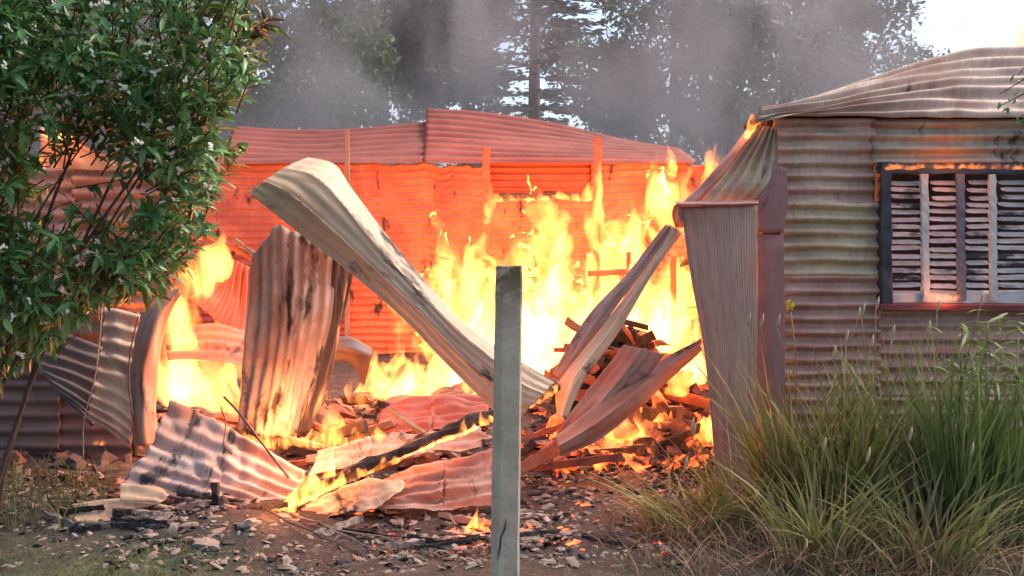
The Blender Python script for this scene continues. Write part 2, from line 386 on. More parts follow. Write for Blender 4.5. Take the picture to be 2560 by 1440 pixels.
def beam_mesh(p, q, wx, wz, seed=0, rough=.004, nseg=10, up=Vector((0, -1, 0))):
    """sawn timber from p to q: uneven square section with worn corners"""
    p, q = Vector(p), Vector(q); t = (q - p).normalized()
    a = (up - t * up.dot(t)); a = a.normalized() if a.length > .05 else t.orthogonal().normalized()
    b = t.cross(a); r = random.Random(seed); V, Fc = [], []
    prof = [(-1, -.8), (-.8, -1), (.8, -1), (1, -.8), (1, .8), (.8, 1), (-.8, 1), (-1, .8)]
    for i in range(nseg + 1):
        c0 = p.lerp(q, i / nseg); s = 1 + r.uniform(-.05, .05)
        for (x, z) in prof:
            V.append(tuple(c0 + b * (x * wx / 2 * s + r.uniform(-rough, rough)) + a * (z * wz / 2 * s + r.uniform(-rough, rough))))
    for i in range(nseg):
        for k in range(8): Fc.append((i * 8 + k, i * 8 + (k + 1) % 8, i * 8 + 8 + (k + 1) % 8, i * 8 + 8 + k))
    Fc += [tuple(range(8))[::-1], tuple(range(nseg * 8, nseg * 8 + 8))]
    me = mesh('beam', V, Fc, smooth=False); return me
def chunk_mesh(seed, sx, sy, sz, rough=.25, sub=2):
    bm = bmesh.new(); bmesh.ops.create_icosphere(bm, subdivisions=sub, radius=1)
    for v in bm.verts:
        n = mnoise.noise(v.co * 1.6 + Vector((seed * 3.1, seed, 0))); k = 1 + rough * 2 * n
        c = v.co * k; c = Vector([math.copysign(abs(x) ** .8, x) for x in c]); v.co = Vector((c.x * sx, c.y * sy, c.z * sz))
    me = bpy.data.meshes.new('chunk'); bm.to_mesh(me); bm.free(); return me

# ================================================================== SETTING
def build_ground():
    xs = np.unique(np.concatenate([np.linspace(-200, -8, 14), np.linspace(-8, 8, 150), np.linspace(8, 200, 14)]))
    ys = np.unique(np.concatenate([np.linspace(-60, 2, 8), np.linspace(2, 14, 150), np.linspace(14, 400, 22)]))
    X, Y = np.meshgrid(xs, ys); Z = np.vectorize(gz)(X, Y)
    fine = (np.abs(X) < 8) & (Y > 2) & (Y < 14)
    Z = Z + np.where(fine, .012 * wob(X / 8, Y / 8, 3, 14, 60), 0)
    nx, ny = len(xs), len(ys); idx = np.arange(nx * ny).reshape(ny, nx)
    Fc = np.stack([idx[:-1, :-1].ravel(), idx[:-1, 1:].ravel(), idx[1:, 1:].ravel(), idx[1:, :-1].ravel()], 1)
    o = link('ground', mesh('ground', np.stack([X, Y, Z], 2).reshape(-1, 3), Fc), M_GROUND); o['kind'] = 'structure'
    o['label'] = 'burnt earth and scorched turf around the collapsed house'
build_ground()

# ------------------------------------------------------------------ the standing end of the house
YW = 6.1
def flat(x0, y0, x1, y1, Y=YW, n=3):
    """control grid of an upright rectangle (picture survey coordinates) at distance Y"""
    return [[(x0 + (x1 - x0) * i / (n - 1), y0 + (y1 - y0) * j / (n - 1), Y) for i in range(n)] for j in range(n)]
def build_house():
    h = empty('corrugated_house', P(2300, 1240, YW) * 1.0, 'standing end of a corrugated iron house with charred shuttered window', 'house')
    walls = [((1932, 296, 2186, 512), M_TAN, 6.4, .0), ((2180, 298, 2760, 410), M_SOOTED, 3.4, -.006),
             ((1950, 504, 2200, 692), M_BEIGE, 5.5, -.008), ((1952, 684, 2200, 965), M_PINK, 8.2, -.002),
             ((1952, 955, 2200, 1262), M_PINK, 9.0, -.009), ((2194, 770, 2760, 1000), M_PINK, 6.7, -.004),
             ((2194, 990, 2760, 1262), M_TAN, 8.0, -.010), ((2640, 400, 2760, 778), M_BEIGE, 11, -.004)]
    for k, (b, m, n, dy) in enumerate(walls):
        sheet('wall_sheet', flat(*b, YW + dy), n, m, h, seed=k + 20, dent=.005, amp=.019, nlong=50, res=10)
    # roof: bulging sheets whose waves run along the eave and close up towards the ripped corner
    top = [(1905, 288, 6.10), (2040, 245, 6.22), (2190, 196, 6.38), (2330, 154, 6.52), (2430, 136, 6.60), (2590, 128, 6.64), (2760, 130, 6.66)]
    bot = [(1885, 294, 6.03), (2040, 292, 6.03), (2190, 290, 6.03), (2330, 288, 6.03), (2430, 290, 6.03), (2590, 293, 6.03), (2760, 294, 6.03)]
    mid = [tuple(a * .55 + b * .45 for a, b in zip(t, q)) for t, q in zip(top, bot)]
    mid = [(x, y - (6 if 1 < i else 1), Y - .06) for i, (x, y, Y) in enumerate(mid)]
    sheet('roof_sheet', [top, mid, bot], 6.6, M_ROOF, h, seed=41, amp=.019, nlong=70, dent=.012, crumple=.012, res=12)
    back = [[(p.x, p.y + .01 + (9.0 - p.y) * v, p.z - 0.5 * v - 0.5 * v * v) for p in [P(x, y, Y) for (x, y, Y) in top]] for v in (0.02, .5, 1)]
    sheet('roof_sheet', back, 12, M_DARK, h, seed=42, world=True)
    # black beam under the eave, painting in the roof overhang's shadow
    p, q = P(1915, 302, 6.16), P(2760, 304, 6.16)
    link('eave_shadow_beam', beam_mesh(p, q, .07, .05, 3), M_CHAR, h)
    # corner flashings
    sheet('corner_flashing', [[(1893, 414, 6.05), (1930, 413, 6.045), (1966, 418, 6.05)], [(1895, 500, 6.05), (1930, 500, 6.045), (1970, 500, 6.05)], [(1895, 580, 6.05), (1928, 583, 6.045), (1958, 581, 6.05)]],
          0.5, M_FLASH, h, amp=.0008, dent=.0015, seed=51)
    sheet('corner_flashing', [[(1894, 586, 6.06), (1925, 586, 6.055), (1958, 586, 6.06)], [(1894, 800, 6.06), (1925, 800, 6.055), (1962, 800, 6.06)],
          [(1890, 1020, 6.06), (1925, 1020, 6.055), (1962, 1020, 6.06)], [(1888, 1245, 6.06), (1925, 1245, 6.055), (1960, 1245, 6.06)]], 0.5, M_FLASH, h, amp=.0008, dent=.002, seed=52)
    # corner post behind the flashings, and a near-black lining that paints the room's darkness
    link('corner_post', beam_mesh(P(1925, 320, 6.22), P(1925, 1235, 6.22), .1, .1, 5), M_CHAR, h)
    a, b = P(1930, 300, 6.9), P(2760, 1235, 6.9)
    link('inner_lining', mesh('lining', [(a.x + .55, 6.85, 0), (b.x, 6.85, 0), (b.x, 6.85, 2.2), (a.x + .55, 6.85, 2.2), (a.x + .55, 6.93, 0), (b.x, 6.93, 0), (b.x, 6.93, 2.2), (a.x + .55, 6.93, 2.2)],
         [(0, 1, 2, 3), (4, 7, 6, 5), (0, 4, 5, 1), (3, 2, 6, 7), (0, 3, 7, 4), (1, 5, 6, 2)], smooth=False), M_INSIDE, h)
    link('end_wall', mesh('end', [(b.x + .3, 6.15, 0), (b.x + .3, 9, 0), (b.x + .3, 9, 2.0), (b.x + .3, 6.15, 2.0), (b.x + .36, 6.15, 0), (b.x + .36, 9, 0), (b.x + .36, 9, 2.0), (b.x + .36, 6.15, 2.0)],
         [(0, 3, 2, 1), (4, 5, 6, 7), (0, 1, 5, 4), (2, 3, 7, 6), (0, 4, 7, 3), (1, 2, 6, 5)], smooth=False), M_INSIDE, h)
    # window
    fr = empty('window_frame', P(2400, 760, YW)); fr.parent = h; fr.matrix_parent_inverse = Matrix.Translation(h.location).inverted()
    def fb(name, x0, y0, x1, y1, wx, wz, mat, Y=6.09, seed=0, rough=.004):
        o = link(name, beam_mesh(P(x0, y0, Y), P(x1, y1, Y), wx, wz, seed, rough), mat, None)
        o.parent = fr; o.matrix_parent_inverse = Matrix.Translation(h.location + (fr.location - h.location)).inverted() if False else Matrix.Identity(4)
        return o
    fr.parent = None; fr.location = (0, 0, 0); fr.parent = h; fr.matrix_parent_inverse = Matrix.Translation(h.location).inverted()
    fb('jamb', 2207, 405, 2210, 765, .06, .10, M_FRAME, 6.09, 1, .006)
    fb('jamb', 2635, 405, 2635, 765, .045, .10, M_FRAME, 6.09, 2)
    fb('lintel', 2190, 421, 2650, 425, .06, .09, M_FRAME, 6.10, 3, .006)
    fb('sill', 2195, 766, 2650, 768, .035, .13, M_SILL, 6.06, 4, .003)
    fb('bottom_rail', 2200, 745, 2640, 747, .055, .05, M_STILE, 6.12, 5, .004)
    # four louvre columns of two shutters
    sh = []
    for cx0, cx1 in ((2214, 2398), (2404, 2585)):
        s = empty('shutter', (0, 0, 0)); s.parent = h; s.matrix_parent_inverse = Matrix.Translation(h.location).inverted(); sh.append(s)
    def sp(s, name, me, mat):
        o = link(name, me, mat); o.parent = s; return o
    for s, x, mt, wd in ((sh[0], 2311, M_STILE, .040), (sh[0], 2401, M_STILED, .042), (sh[1], 2481, M_STILE, .036), (sh[1], 2592, M_STILED, .05)):
        sp(s, 'stile', beam_mesh(P(x - 1, 424, 6.075), P(x + 3, 752, 6.075), wd, .03, int(x), .0035, 22), mt)
    r = random.Random(5)
    for s, x0, x1 in ((sh[0], 2212, 2304), (sh[0], 2320, 2394), (sh[1], 2412, 2474), (sh[1], 2490, 2582)):
        for k in range(16):
            y = 456 + k * 18.4 + r.uniform(-1.5, 1.5)
            a = P(x0 + r.uniform(-2, 6) + (8 if k < 3 else 0), y + r.uniform(-1.5, 1.5), 6.125); b = P(x1 + r.uniform(-4, 3), y + r.uniform(-2, 2), 6.125)
            V, Fc = [], []; n = 7; sag = r.uniform(0, .004) * (r.random() < .3)
            for i in range(n + 1):
                c0 = a.lerp(b, i / n); c0.z += r.uniform(-.0007, .0007) - sag * math.sin(math.pi * i / n); hh = .0122 * (1 - .35 * (i in (0, n))) * r.uniform(.93, 1.05)
                for (dy, dz) in ((-.017, -hh), (.012, hh), (.019, hh), (-.010, -hh)): V.append((c0.x, c0.y + dy, c0.z + dz))
            for i in range(n):
                for q in range(4): Fc.append((i * 4 + q, i * 4 + (q + 1) % 4, i * 4 + 4 + (q + 1) % 4, i * 4 + 4 + q))
            Fc += [(3, 2, 1, 0), (n * 4, n * 4 + 1, n * 4 + 2, n * 4 + 3)]
            sp(s, 'slat', mesh('slat', V, Fc, smooth=False), M_SLAT)
    return h
HOUSE = build_house()

# ------------------------------------------------------------------ rear building, lit by the fire
def build_rear():
    Y = 12.0
    h = empty('rear_shed', P(1250, 980, Y), 'low corrugated iron rear wall glowing orange behind the flames', 'shed')
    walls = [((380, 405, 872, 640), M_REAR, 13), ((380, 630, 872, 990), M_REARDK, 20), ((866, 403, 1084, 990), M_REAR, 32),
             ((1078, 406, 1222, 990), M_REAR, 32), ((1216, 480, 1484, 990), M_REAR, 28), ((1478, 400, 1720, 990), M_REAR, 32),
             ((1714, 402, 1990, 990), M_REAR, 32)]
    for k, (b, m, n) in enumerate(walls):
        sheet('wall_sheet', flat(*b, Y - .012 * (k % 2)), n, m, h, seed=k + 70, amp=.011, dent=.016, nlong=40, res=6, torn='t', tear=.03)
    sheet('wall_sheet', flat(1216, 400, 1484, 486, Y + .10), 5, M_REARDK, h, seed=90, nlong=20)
    # roof slopes above the wall
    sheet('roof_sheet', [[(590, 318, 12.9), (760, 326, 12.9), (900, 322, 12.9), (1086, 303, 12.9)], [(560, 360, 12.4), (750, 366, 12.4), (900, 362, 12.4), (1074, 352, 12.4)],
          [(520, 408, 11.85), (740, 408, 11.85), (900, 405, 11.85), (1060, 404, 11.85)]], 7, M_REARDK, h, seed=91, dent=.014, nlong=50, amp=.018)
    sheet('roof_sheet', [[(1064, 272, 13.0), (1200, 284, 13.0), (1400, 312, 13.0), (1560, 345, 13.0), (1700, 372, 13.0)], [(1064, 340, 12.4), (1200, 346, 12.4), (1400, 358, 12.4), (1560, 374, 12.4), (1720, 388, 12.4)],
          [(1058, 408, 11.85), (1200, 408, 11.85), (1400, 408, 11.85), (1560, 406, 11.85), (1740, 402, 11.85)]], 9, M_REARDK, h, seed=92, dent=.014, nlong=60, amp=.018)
    link('ridge_post', beam_mesh(P(868, 325, 11.8), P(868, 980, 11.8), .05, .05, 8), M_WOOD, h)
    return h
build_rear()

# ------------------------------------------------------------------ wall behind the shrub
def build_left_wall():
    Y = 6.6
    h = empty('corrugated_wall', P(250, 1100, Y), 'pinkish corrugated wall with a cream gable behind the flowering shrub', 'wall')
    walls = [((-160, 420, 190, 600), M_PINK, 5), ((180, 405, 505, 600), M_PINK, 5.6), ((-160, 592, 250, 790), M_TAN, 6), ((240, 594, 430, 780), M_PINK, 6)]
    walls += [((-160, 782, 150, 960), M_DARK, 5), ((-160, 952, 150, 1185), M_DARK, 6), ((140, 782, 330, 1180), M_DARK, 10)]  # lower sheets in a darker tone, closing the gap under the shrub
    for k, (b, m, n) in enumerate(walls):
        sheet('wall_sheet', flat(*b, Y - .012 * (k % 2)), n, m, h, seed=k + 110, amp=.012)
    sheet('gable_sheet', [[(100, 318, Y - .05), (120, 318, Y - .05), (140, 330, Y - .05)], [(98, 370, Y - .05), (180, 372, Y - .05), (270, 390, Y - .05)], [(96, 420, Y - .05), (220, 425, Y - .05), (380, 430, Y - .05)]],
          3, M_CREAM, h, amp=.005, seed=120, across='u')
    for k, x in enumerate((60, 330)):
        link('wall_stud', beam_mesh(P(x, 410, Y + .08), P(x, 1180, Y + .08), .07, .07, k), M_CHAR, h)
build_left_wall()

# ================================================================== FALLEN SHEETS
G_SH = 'fallen roofing sheets'
us = empty('upright_sheet', P(690, 1090, 6.2), 'grey weathered corrugated sheet standing upright, clipped at its top corner', 'metal sheet', G_SH)
sheet('corrugated_face', [[(632, 630, 6.22), (692, 556, 6.18), (770, 580, 6.16), (842, 630, 6.20)], [(617, 800, 6.22), (690, 800, 6.12), (755, 800, 6.12), (826, 797, 6.22)],
      [(601, 960, 6.22), (670, 962, 6.12), (730, 968, 6.14), (784, 966, 6.22)], [(592, 1085, 6.2), (650, 1092, 6.12), (700, 1098, 6.14), (748, 1096, 6.20)]],
      8, M_GREY, us, across='u', amp=.0065, dent=.006, crumple=.01, torn='bt', tear=.035, seed=201)
sheet('charred_edge', [[(834, 638, 6.195), (862, 654, 6.24), (884, 668, 6.36)], [(818, 797, 6.215), (844, 796, 6.27), (858, 795, 6.40)],
      [(776, 966, 6.215), (800, 964, 6.27), (816, 962, 6.42)], [(740, 1096, 6.195), (758, 1094, 6.26), (774, 1090, 6.40)]], 2, M_CHARSHEET, us, across='u', amp=.008, dent=.004, crumple=.012, torn='rb', tear=.05, seed=231)
sheet('twisted_sheet', [[(620, 482, 5.82), (660, 452, 5.80), (708, 420, 5.84), (772, 391, 6.03)], [(668, 520, 5.76), (714, 478, 5.73), (782, 436, 5.76), (838, 412, 5.96)],
      [(752, 586, 5.72), (792, 540, 5.68), (850, 500, 5.70), (882, 474, 5.90)], [(882, 687, 5.68), (912, 650, 5.64), (950, 622, 5.65), (992, 618, 5.84)],
      [(1009, 798, 5.65), (1032, 764, 5.61), (1062, 742, 5.62), (1098, 740, 5.76)], [(1096, 890, 5.63), (1122, 858, 5.59), (1150, 832, 5.60), (1182, 824, 5.70)],
      [(1186, 980, 5.62), (1214, 944, 5.58), (1244, 908, 5.59), (1274, 886, 5.66)], [(1238, 1028, 5.62), (1272, 994, 5.58), (1304, 958, 5.59), (1336, 924, 5.64)], [(1306, 1046, 5.62), (1336, 1014, 5.58), (1364, 986, 5.58), (1394, 956, 5.62)]],
      8, M_CREAM, label='long cream corrugated sheet twisted diagonally, its upper end curled over', cat='metal sheet', group=G_SH, across='u', amp=.0017, dent=.003, crumple=.004, crease=True, nlong=100, torn='b', tear=.02, seed=202)
sheet('leaning_sheet', [[(1665, 562, 6.05), (1674, 563, 6.03), (1684, 566, 6.05)], [(1568, 683, 6.0), (1582, 685, 5.97), (1597, 690, 5.99)], [(1464, 796, 5.94), (1484, 804, 5.91), (1507, 813, 5.93)], [(1384, 935, 5.9), (1391, 942, 5.88), (1399, 951, 5.89)]],
      3.5, M_ROSE, label='narrow rust-pink sheet leaning down from the hanging panel, upper of two', cat='metal sheet', group=G_SH, across='u', amp=.002, dent=.003, crumple=.004, crease=True, nlong=60, seed=203)
sheet('leaning_sheet', [[(1680, 567, 6.04), (1692, 572, 6.0), (1704, 582, 6.03)], [(1598, 690, 6.03), (1612, 690, 5.94), (1628, 692, 5.97)], [(1508, 814, 5.92), (1530, 816, 5.87), (1553, 820, 5.91)], [(1400, 955, 5.86), (1430, 952, 5.80), (1463, 948, 5.85)], [(1392, 1040, 5.82), (1402, 1042, 5.78), (1416, 1042, 5.82)]],
      3.5, M_CREAM, label='pale tapering sheet leaning below its narrow twin', cat='metal sheet', group=G_SH, across='u', amp=.002, dent=.003, crumple=.004, crease=True, nlong=60, seed=204)
sheet('leaning_sheet', [[(1560, 862, 6.02), (1610, 872, 6.0), (1662, 886, 6.03)], [(1490, 950, 6.03), (1540, 962, 5.94), (1590, 978, 6.03)], [(1420, 1040, 5.92), (1465, 1052, 5.88), (1510, 1066, 5.92)], [(1385, 1095, 5.9), (1418, 1108, 5.86), (1450, 1118, 5.9)]],
      5, M_ROSE, label='short spotted pinkish sheet lying between leaning sheets above the embers', cat='metal sheet', group=G_SH, across='u', amp=.004, dent=.003, crumple=.006, crease=True, nlong=60, seed=205)
sheet('curved_sheet', [[(1754, 846, 6.25), (1752, 862, 6.20), (1748, 884, 6.22)], [(1650, 902, 6.10), (1654, 930, 6.02), (1660, 962, 6.1)], [(1560, 962, 6.03), (1566, 1000, 5.90), (1572, 1042, 6.0)],
      [(1470, 1030, 5.88), (1478, 1066, 5.80), (1488, 1106, 5.9)], [(1388, 1092, 5.82), (1396, 1116, 5.76), (1404, 1140, 5.84)]],
      3, M_ROSE, label='curved pointed sheet rising over the ember bed towards the hanging panel', cat='metal sheet', group=G_SH, across='u', amp=.004, dent=.003, crumple=.006, crease=True, nlong=60, seed=206)
hp = empty('hanging_cladding', P(1800, 1220, 5.95), 'brown finely ribbed panel hanging beside the house corner under a folded rim', 'metal panel')
sheet('ribbed_sheet', [[(1700, 512, 5.96), (1800, 512, 5.93), (1894, 510, 5.97)], [(1728, 700, 5.96), (1812, 700, 5.93), (1894, 700, 5.97)], [(1758, 860, 5.96), (1826, 860, 5.93), (1893, 860, 5.97)],
      [(1776, 1030, 5.96), (1834, 1030, 5.93), (1892, 1030, 5.97)], [(1792, 1235, 5.96), (1842, 1235, 5.93), (1892, 1235, 5.97)]], 26, M_BROWN, hp, across='u', amp=.0014, dent=.006, seed=207, res=6)
sheet('folded_rim', [[(1688, 504, 5.99), (1790, 502, 6.03), (1896, 500, 6.0)], [(1690, 510, 5.90), (1790, 508, 5.90), (1896, 507, 5.92)], [(1694, 518, 5.91), (1790, 516, 5.91), (1896, 514, 5.93)]], .5, M_FLASH, hp, amp=.001, dent=.003, seed=208)
sheet('rim_return', [[(1690, 512, 5.99), (1697, 512, 5.95), (1704, 514, 5.94)], [(1684, 545, 6.02), (1694, 545, 5.97), (1706, 545, 5.95)], [(1688, 568, 6.04), (1698, 572, 6.03), (1712, 566, 5.95)]], .5, M_FLASH, hp, amp=.001, seed=209)
sheet('torn_gable_sheet', [[(1905, 318, 6.10), (1925, 318, 6.06), (1942, 322, 6.06)], [(1850, 385, 6.12), (1895, 385, 6.06), (1945, 390, 6.05)], [(1795, 455, 6.14), (1860, 455, 6.05), (1940, 452, 6.05)], [(1748, 505, 6.15), (1820, 506, 6.07), (1898, 506, 6.08)]],
      5, M_BEIGE, label='fan-ribbed beige sheet torn off the gable above the hanging panel', cat='metal sheet', group=G_SH, across='u', amp=.014, seed=210)
sheet('gable_strip', [[(1870, 322, 6.2), (1880, 324, 6.18), (1890, 332, 6.2)], [(1790, 420, 6.2), (1808, 424, 6.18), (1826, 432, 6.2)], [(1708, 505, 6.2), (1732, 506, 6.18), (1760, 507, 6.2)]],
      2, M_TAN, label='thin sloping tan strip along the edge of the torn gable sheet', cat='metal strip', group=G_SH, across='u', amp=.005, seed=211)
# in front, on the ground
sheet('fallen_sheet', [[(420, 984, 6.05), (540, 1040, 6.03), (640, 1102, 5.93), (765, 1178, 5.86)], [(388, 1075, 5.92), (510, 1124, 5.86), (618, 1176, 5.80), (740, 1230, 5.76)],
      [(345, 1150, 5.80), (470, 1188, 5.74), (582, 1230, 5.70), (700, 1272, 5.68)], [(300, 1222, 5.70), (430, 1248, 5.66), (540, 1280, 5.62), (650, 1308, 5.60)]],
      6.5, M_LYING, label='large pale corrugated sheet with a charred patch, sloping to the short burnt stake', cat='metal sheet', group=G_SH, amp=.010, dent=.010, crumple=.03, torn='lt', tear=.05, seed=212, nlong=70)
sheet('fallen_sheet', [[(302, 1206, 5.62), (380, 1214, 5.6), (430, 1236, 5.58)], [(300, 1226, 5.56), (370, 1236, 5.54), (420, 1250, 5.52)], [(300, 1248, 5.5), (360, 1254, 5.5), (400, 1262, 5.5)]],
      1.5, M_CREAM, label='small torn cream scrap tucked under the large pale sheet', cat='metal sheet', group=G_SH, amp=.006, torn='rt', tear=.15, seed=213)
sheet('fallen_sheet', [[(170, 1262, 5.66), (300, 1246, 5.62), (420, 1262, 5.58), (520, 1292, 5.56)], [(160, 1290, 5.56), (300, 1276, 5.54), (400, 1285, 5.5), (490, 1300, 5.5)], [(175, 1322, 5.45), (290, 1322, 5.43), (390, 1312, 5.42), (470, 1308, 5.42)]],
      2.5, M_CREAM, label='flat pinkish cream sheet lying on the ash below the large pale sheet', cat='metal sheet', group=G_SH, amp=.008, dent=.012, torn='lr', tear=.08, seed=214)
sheet('fallen_sheet', [[(796, 1122, 6.15), (930, 1092, 6.12), (1080, 1070, 6.1), (1232, 1062, 6.1)], [(790, 1150, 6.02), (930, 1128, 6.0), (1080, 1104, 6.0), (1232, 1088, 6.0)], [(770, 1190, 5.9), (920, 1160, 5.88), (1080, 1130, 5.88), (1235, 1112, 5.9)]],
      3, M_LYING, label='greyish corrugated sheet lying behind the burning log', cat='metal sheet', group=G_SH, amp=.008, crumple=.02, crease=True, seed=215, torn='tr', tear=.12)
sheet('fallen_sheet', [[(850, 1232, 5.8), (980, 1180, 5.82), (1110, 1138, 5.84), (1250, 1102, 5.86)], [(820, 1262, 5.7), (960, 1222, 5.7), (1110, 1185, 5.72), (1256, 1158, 5.74)], [(770, 1290, 5.6), (930, 1262, 5.6), (1110, 1238, 5.62), (1262, 1222, 5.64)], [(700, 1300, 5.56), (900, 1292, 5.54), (1100, 1286, 5.54), (1262, 1276, 5.56)]],
      5, M_ROSE, label='rose-tinted corrugated sheet lying in front of the burning log', cat='metal sheet', group=G_SH, amp=.009, dent=.008, crumple=.022, crease=True, seed=216, torn='lbt', tear=.16, nlong=70)
sheet('fallen_sheet', [[(690, 1296, 5.62), (790, 1250, 5.64), (900, 1205, 5.66), (1035, 1196, 5.68)], [(720, 1305, 5.54), (810, 1275, 5.55), (910, 1250, 5.56), (1020, 1222, 5.58)], [(760, 1308, 5.48), (830, 1296, 5.48), (900, 1284, 5.48), (960, 1262, 5.5)]],
      2, M_CREAM, label='ragged pale flap of sheet with a torn edge under the burning log', cat='metal sheet', group=G_SH, amp=.006, dent=.008, crumple=.02, seed=217, torn='rb', tear=.14)
sheet('fallen_sheet', [[(960, 1010, 7.0), (1080, 985, 7.0), (1215, 990, 7.0)], [(950, 1048, 6.8), (1080, 1030, 6.8), (1222, 1022, 6.8)], [(940, 1082, 6.6), (1080, 1078, 6.6), (1225, 1062, 6.6)]],
      5, M_REARDK, label='dark scorched sheet lying in front of the inner flames behind the twisted sheet', cat='metal sheet', group=G_SH, amp=.010, dent=.008, crumple=.015, crease=True, seed=218)
sheet('bent_sheet', [[(835, 838, 7.0), (885, 848, 6.95), (930, 872, 6.95)], [(835, 872, 6.9), (885, 876, 6.8), (928, 890, 6.85)], [(838, 905, 6.95), (880, 912, 6.9), (912, 965, 6.95)]],
      2.5, M_DARK, label='small sooty bent sheet jutting out behind the upright grey sheet', cat='metal sheet', group=G_SH, amp=.006, seed=219)
sheet('curled_sheet', [[(442, 718, 6.25), (450, 722, 6.2), (452, 732, 6.22)], [(362, 780, 6.22), (395, 790, 6.12), (420, 800, 6.2)], [(332, 900, 6.2), (362, 905, 6.08), (396, 915, 6.2)], [(326, 1010, 6.2), (356, 1012, 6.08), (390, 1015, 6.2)], [(332, 1110, 6.18), (362, 1115, 6.08), (402, 1112, 6.2)]],
      1, M_ROSE, label='smooth pinkish sheet curled upright at the edge of the shrub', cat='metal sheet', group=G_SH, across='u', amp=.004, seed=220)
sheet('slumped_sheet', [[(262, 768, 6.35), (305, 775, 6.33), (350, 786, 6.32)], [(252, 880, 6.25), (295, 890, 6.23), (340, 905, 6.22)], [(232, 985, 6.15), (285, 1010, 6.13), (330, 1040, 6.12)], [(215, 1045, 6.1), (275, 1080, 6.08), (325, 1120, 6.08)]],
      9, M_TAN, label='brownish slumped corrugated sheet beside the curled pink sheet', cat='metal sheet', group=G_SH, amp=.012, seed=221)
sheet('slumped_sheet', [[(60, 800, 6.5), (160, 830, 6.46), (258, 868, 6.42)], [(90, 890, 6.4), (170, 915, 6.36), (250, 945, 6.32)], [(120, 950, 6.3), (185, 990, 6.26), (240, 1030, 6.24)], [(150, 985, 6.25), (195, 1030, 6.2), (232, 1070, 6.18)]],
      8, M_DARK, label='sooty dark corrugated sheet sagging below the flowering shrub', cat='metal sheet', group=G_SH, amp=.012, seed=222)
sheet('firelit_sheet', [[(560, 640, 7.3), (590, 652, 7.3), (628, 670, 7.3)], [(520, 700, 7.2), (570, 740, 7.2), (626, 790, 7.2)], [(470, 745, 7.1), (540, 800, 7.1), (622, 860, 7.1)]],
      6, M_REARDK, label='dark red corrugated sheet propped behind the upright sheet amid flames', cat='metal sheet', group=G_SH, across='u', amp=.011, seed=223)  # orange firelight put into its red base colour
sheet('firelit_sheet', [[(425, 822, 7.0), (520, 810, 7.0), (615, 822, 7.0)], [(415, 860, 6.8), (520, 852, 6.8), (612, 866, 6.8)], [(420, 900, 6.6), (520, 898, 6.6), (606, 912, 6.6)]],
      4, M_REAR, label='orange-lit corrugated sheet lying low between shrub and upright sheet', cat='metal sheet', group=G_SH, amp=.011, seed=224)

# ================================================================== TIMBERS
G_T = 'burning timbers'
def timber(name, p, q, wx, wz, mat, label, seed=0, **kw):
    return tag(link(name, beam_mesh(p, q, wx, wz, seed, **kw), mat), label, 'timber', G_T)
timber('wall_stud', P(1494, 345, 10.4), P(1490, 900, 10.4), .065, .065, M_RUBBLE, 'tall burning wall stud standing before the glowing rear wall', 1)
timber('wall_stud', P(1216, 368, 11.2), P(1210, 880, 11.2), .075, .06, M_RUBBLE, 'dark stud beside the rear wall opening above the big fire', 2)
timber('cross_beam', P(1222, 492, 11.1), P(1484, 488, 11.1), .05, .05, M_CHAR, 'burning cross beam between the two studs before the rear wall', 3)
timber('broken_stud', P(1684, 640, 8.8), P(1680, 930, 8.8), .045, .045, M_RUBBLE, 'slim burning stud standing in the white flames by the hanging panel', 4)
timber('shelf_board', P(1470, 684, 10.0), P(1580, 678, 10.0), .05, .12, M_RUBBLE, 'short charred board lying level beside the tall burning stud', 5)
timber('broken_stud', P(1572, 630, 10.0), P(1570, 760, 10.0), .04, .04, M_RUBBLE, 'stub of a stud rising from the charred level board', 6)
timber('rafter', P(470, 560, 6.95), P(640, 650, 6.9), .03, .03, M_RUBBLE, 'thin burnt rafter slanting between the shrub and the upright grey sheet', 7)
timber('rafter', P(585, 598, 6.9), P(640, 640, 6.9), .025, .025, M_WOOD, 'short grey rafter stub touching the upright grey sheet', 8)
timber('eave_rafter', P(1868, 318, 6.22), P(1900, 290, 6.1), .035, .04, M_CHAR, 'charred rafter tip poking out at the ripped roof corner', 9)
# burning log
def burning_log():
    pts = [P(622, 1296, 5.5), P(700, 1262, 5.53), P(800, 1214, 5.57), P(900, 1170, 5.61), P(1000, 1128, 5.66), P(1100, 1086, 5.71), P(1200, 1046, 5.76), P(1300, 1012, 5.8), P(1398, 966, 5.84)]
    P2 = []
    for i in range(len(pts) - 1):
        for k in range(4):
            q = pts[i].lerp(pts[i + 1], k / 4); q += Vector((0, random.uniform(-.006, .006), random.uniform(-.006, .006))); P2.append(q)
    P2.append(pts[-1])
    rad = [.030 + .010 * math.sin(i * .9) * math.sin(i * .37) for i in range(len(P2))]; rad[-1] = .02; rad[0] = .016
    V, Fc = tube_mesh(P2, rad, 9, .16, 3)
    o = tag(link('burning_log', mesh('log', V, Fc, smooth=False), M_CHAR), 'long charred pole burning along its length, propped up across the fallen sheets', 'log', G_T)
burning_log()
def charred_stump():
    r = empty('charred_stake', P(545, 1300, 5.5), 'short charred stake with a blackened knot standing before the large pale sheet', 'stake')
    link('stake', beam_mesh(P(540, 1306, 5.5), P(538, 1206, 5.52), .038, .04, 12, .005), M_CHAR, r)
    me = chunk_mesh(4, .032, .03, .055, .3); o = link('knot', me, M_CHAR, r); o.matrix_parent_inverse = Matrix.Identity(4); o.location = P(556, 1268, 5.48) - r.location
charred_stump()
